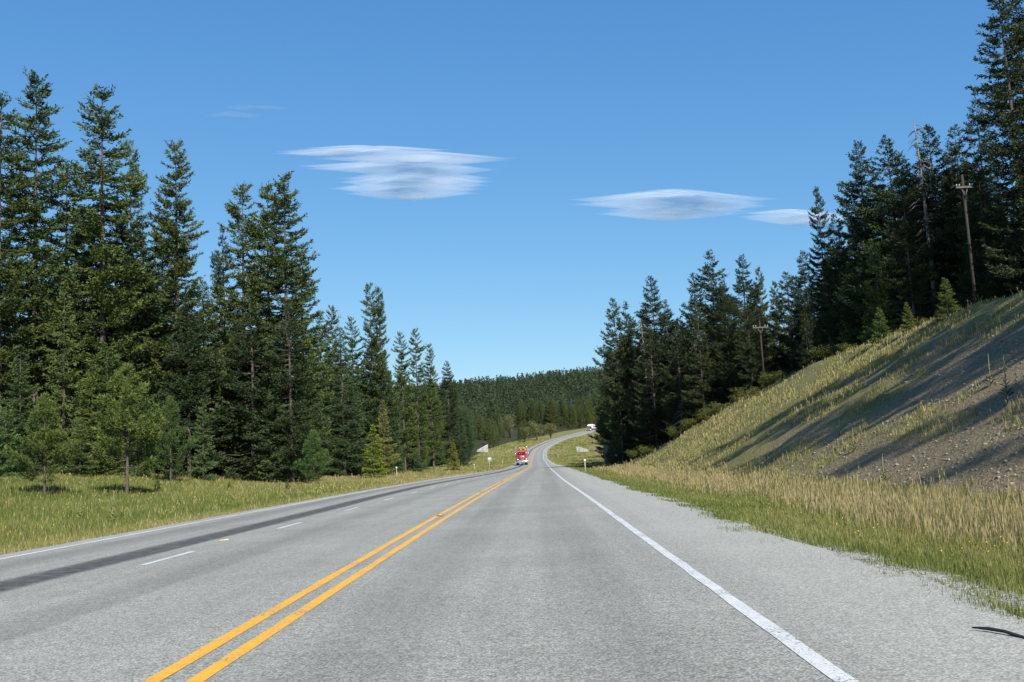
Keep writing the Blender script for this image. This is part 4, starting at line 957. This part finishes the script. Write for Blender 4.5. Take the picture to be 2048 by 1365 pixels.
# left meadow
n_ = 430000; Y = ysample(n_, 11, 135, .9); e = rg.random(n_) * 42 - .1; X = XC(Y) + l_edge(Y) - e
k = (~in_left_forest(X + 3, Y + 0)) & (X > -.60 * Y - 2) & (e + .25 * fbm(X, Y, 2) > .05); X, Y, e = X[k], Y[k], e[k]; n_ = len(X)
pt = fbm(X / 6, Y / 6, 3); dryb = sstep(3.2, .8, e) * .25 + .25 * sstep(60, 100, Y)
hgt = np.interp(e, [0, 1, 3, 6, 40], [.07, .12, .25, .42, .5]) * rg.uniform(.5, 1.2, n_) * (1 + .25 * pt)
st = rg.random(n_) < .03
tint = np.clip(.31 + .2 * pt + dryb + rg.normal(0, .12, n_), 0, 1); tint[st] = np.clip(tint[st] + .25, 0, 1); hgt[st] *= 1.3
blades('meadow_grass', X, Y, hgt, np.maximum(.004, Y * .00036) * rg.uniform(.8, 1.5, n_), tint, .5, 'tall green meadow grass left of the road', heads=st & (rg.random(n_) < .4), seed=3)
# yellow flowers
m_flo = simple('yellow_petal', (.80, .56, .02), .6, var=.15)
n_ = 6500; Y = ysample(n_, 13, 95, .8); e = 2.5 + rg.random(n_) * 38; X = XC(Y) + l_edge(Y) - e
k = (fbm(X / 5, Y / 5, 3) + rg.normal(0, .2, n_) > .12) & (~in_left_forest(X + 2, Y)) & (X > -.58 * Y); X, Y = X[k], Y[k]; m = len(X)
Z = ground(X, Y) + rg.uniform(.3, .55, m); P = np.stack([X, Y, Z], -1); V, F = cards(P, np.tile([[1.0, 0, .2]], (m, 1)), .012 + Y * .0005, .009 + Y * .0004, rg, .6)
tag(link_mesh('yellow_flowers', np_mesh('yellow_flowers', V, F, m_flo)), 'small yellow wildflowers dotted through the left meadow', 'flowers', kind='stuff')
n_ = 160; Y = ysample(n_, 6, 25, 1.2); X = XC(Y) + R_EDGE(Y) + rg.uniform(1.2, 3.8, n_); P = np.stack([X, Y, ground(X, Y) + rg.uniform(.1, .22, n_)], -1)
V, F = cards(P, np.tile([[1.0, 0, .2]], (n_, 1)), .02 + 0 * Y, .015 + 0 * Y, rg, .6); tag(link_mesh('yellow_flowers', np_mesh('yellow_flowers', V, F, m_flo)), 'a few yellow wildflowers in the right verge', 'flowers', kind='stuff')
# far verges
n_ = 60000; Y = ysample(n_, 125, 520, 1.2); s_ = np.where(rg.random(n_) < .5, -1, 1); e = rg.random(n_) * 17
X = XC(Y) + np.where(s_ > 0, R_EDGE(Y) + .2 + e, l_edge(Y) - e); n_ = len(X)
tint = np.clip(.5 + .3 * fbm(X / 5, Y / 12, 3) + rg.normal(0, .12, n_), 0, 1)
blades('distant_grass', X, Y, rg.uniform(.2, .5, n_) * np.interp(e, [0, 3], [.4, 1]), Y * .0005, tint, .5, 'dry grass on the verges around the far bend', seed=4)

# ------------------------------------------------------------------ clouds: thin lens-shaped vapour sheets far away
rgc = np.random.default_rng(17)
def cloud(name, lenses, lab, dens):
    m = bpy.data.materials.new(name + '_vapour'); m.use_nodes = True; nt = m.node_tree; nt.nodes.remove(nt.nodes['Principled BSDF'])
    pv = nt.nodes.new('ShaderNodeVolumePrincipled'); pv.inputs['Color'].default_value = (1, 1, 1, 1); pv.inputs['Density'].default_value = dens; pv.inputs['Anisotropy'].default_value = -.35
    nt.links.new(pv.outputs[0], nt.nodes['Material Output'].inputs['Volume']); mb = MB()
    full = []
    for (x0, x1, py, th) in lenses:
        full.append((x0, x1, py, th))
        for q in range(5):
            w_ = x1 - x0; full.append((x0 + rgc.uniform(-.05, .30) * w_, x1 - rgc.uniform(-.05, .30) * w_, py + rgc.uniform(-.3, .3) * th, th * rgc.uniform(.5, 1.0)))
    for (x0, x1, py, th) in full:
        A = pos(x0, py + .0, CY); B = pos(x1, py, CY); c = (A + B) / 2; hw = (B[0] - A[0]) / 2; hh_ = th / 2 / FPX * CY
        n1, n2 = 36, 10; V = []; sk = rgc.uniform(-.3, .3)
        for i in range(n1 + 1):
            t = -1 + 2 * i / n1; q = (1 - abs(t) ** 1.5) ** 1.6
            for j in range(n2):
                an = 2 * math.pi * j / n2; V.append((c[0] + t * hw, c[1] + math.cos(an) * q * 62, c[2] + (A[2] - B[2]) * -.5 * t + (math.sin(an) + sk * t) * q * hh_))
        Qc = [(i * n2 + j, i * n2 + (j + 1) % n2, (i + 1) * n2 + (j + 1) % n2, (i + 1) * n2 + j) for i in range(n1) for j in range(n2)]
        mb.add(V, Qc)
    o = mb.build(name, m, smooth=True); tag(o, lab, 'cloud'); return o
CY = 9000.0
cloud('lenticular_cloud', [(535, 900, 303, 20), (610, 1052, 317, 34), (590, 960, 338, 26), (690, 1010, 340, 34), (640, 985, 378, 44), (665, 1000, 357, 40), (700, 930, 385, 26)], 'larger stacked flat white cloud left of the middle of the sky', .0078)
cloud('lenticular_cloud', [(1130, 1580, 398, 40), (1230, 1520, 402, 36), (1175, 1500, 428, 30), (1210, 1540, 414, 32)], 'smooth flat white cloud low over the right trees', .0078)
cloud('lenticular_cloud', [(1455, 1740, 434, 26)], 'thin cloud streak running behind the lone spire on the right', .0060)
cloud('lenticular_cloud', [(430, 600, 217, 9), (400, 540, 232, 12)], 'faint thin wisp of cloud high on the left', .0014)

# ------------------------------------------------------------------ past 275 of a kind, leave out trees that stand wholly behind the others
for kd, nums in {'spruce_tree': [105, 107, 109, 110, 111, 112, 115, 117, 118, 120, 121, 123, 127, 128, 130, 131, 136, 137, 140, 143, 146, 149, 151, 153, 155, 158, 164, 170, 176, 189, 190, 191, 194, 196, 198, 199, 200, 203, 206, 212, 213, 215, 216, 218, 219, 221, 222, 225, 228, 230, 231, 236, 237, 239, 240, 244, 245, 248, 250, 251, 252, 253, 257, 259, 260, 262, 263, 264, 266, 267, 269, 270, 272, 275, 276, 280, 281, 282, 284, 286, 289, 292, 294, 295, 296, 297, 299, 300, 301, 302, 303, 304, 305, 311, 315, 317, 318, 319, 320, 325, 328, 331, 335, 336, 338, 341, 342, 345, 346, 350, 352, 353, 354, 369, 372, 374, 376, 379, 389, 393, 394, 396, 397, 398, 399, 400, 401, 402, 403, 404, 405, 406, 407, 408], 'fir_tree': [61, 68, 73, 80, 102, 103, 106, 110, 113, 114, 116, 117, 124, 127, 128, 129, 130, 131, 133, 134, 136, 138, 139, 144, 146, 147, 150, 151, 154, 155, 156, 158, 159, 161, 162, 163, 167, 168, 169, 170, 171, 172, 175, 176, 178, 179, 180, 181, 183, 184, 185, 186, 188, 190, 191, 194, 196, 200, 203, 209, 211, 212, 217, 221, 223, 225, 227, 231, 236, 238, 239, 240, 245, 247, 248, 249, 250, 251, 255, 256, 277, 294, 295, 308, 312, 318, 319, 341, 352, 356, 380, 381, 382, 383, 384, 385, 386, 387, 388, 389, 390, 391, 392, 393, 394, 395, 396, 397, 398, 399, 400, 401, 402, 403, 404, 405, 406, 407]}.items():
    for k in nums:
        o = bpy.data.objects.get(kd + ('.%03d' % k if k else ''))
        if o is not None:
            for c in list(o.children): bpy.data.objects.remove(c)
            bpy.data.objects.remove(o)
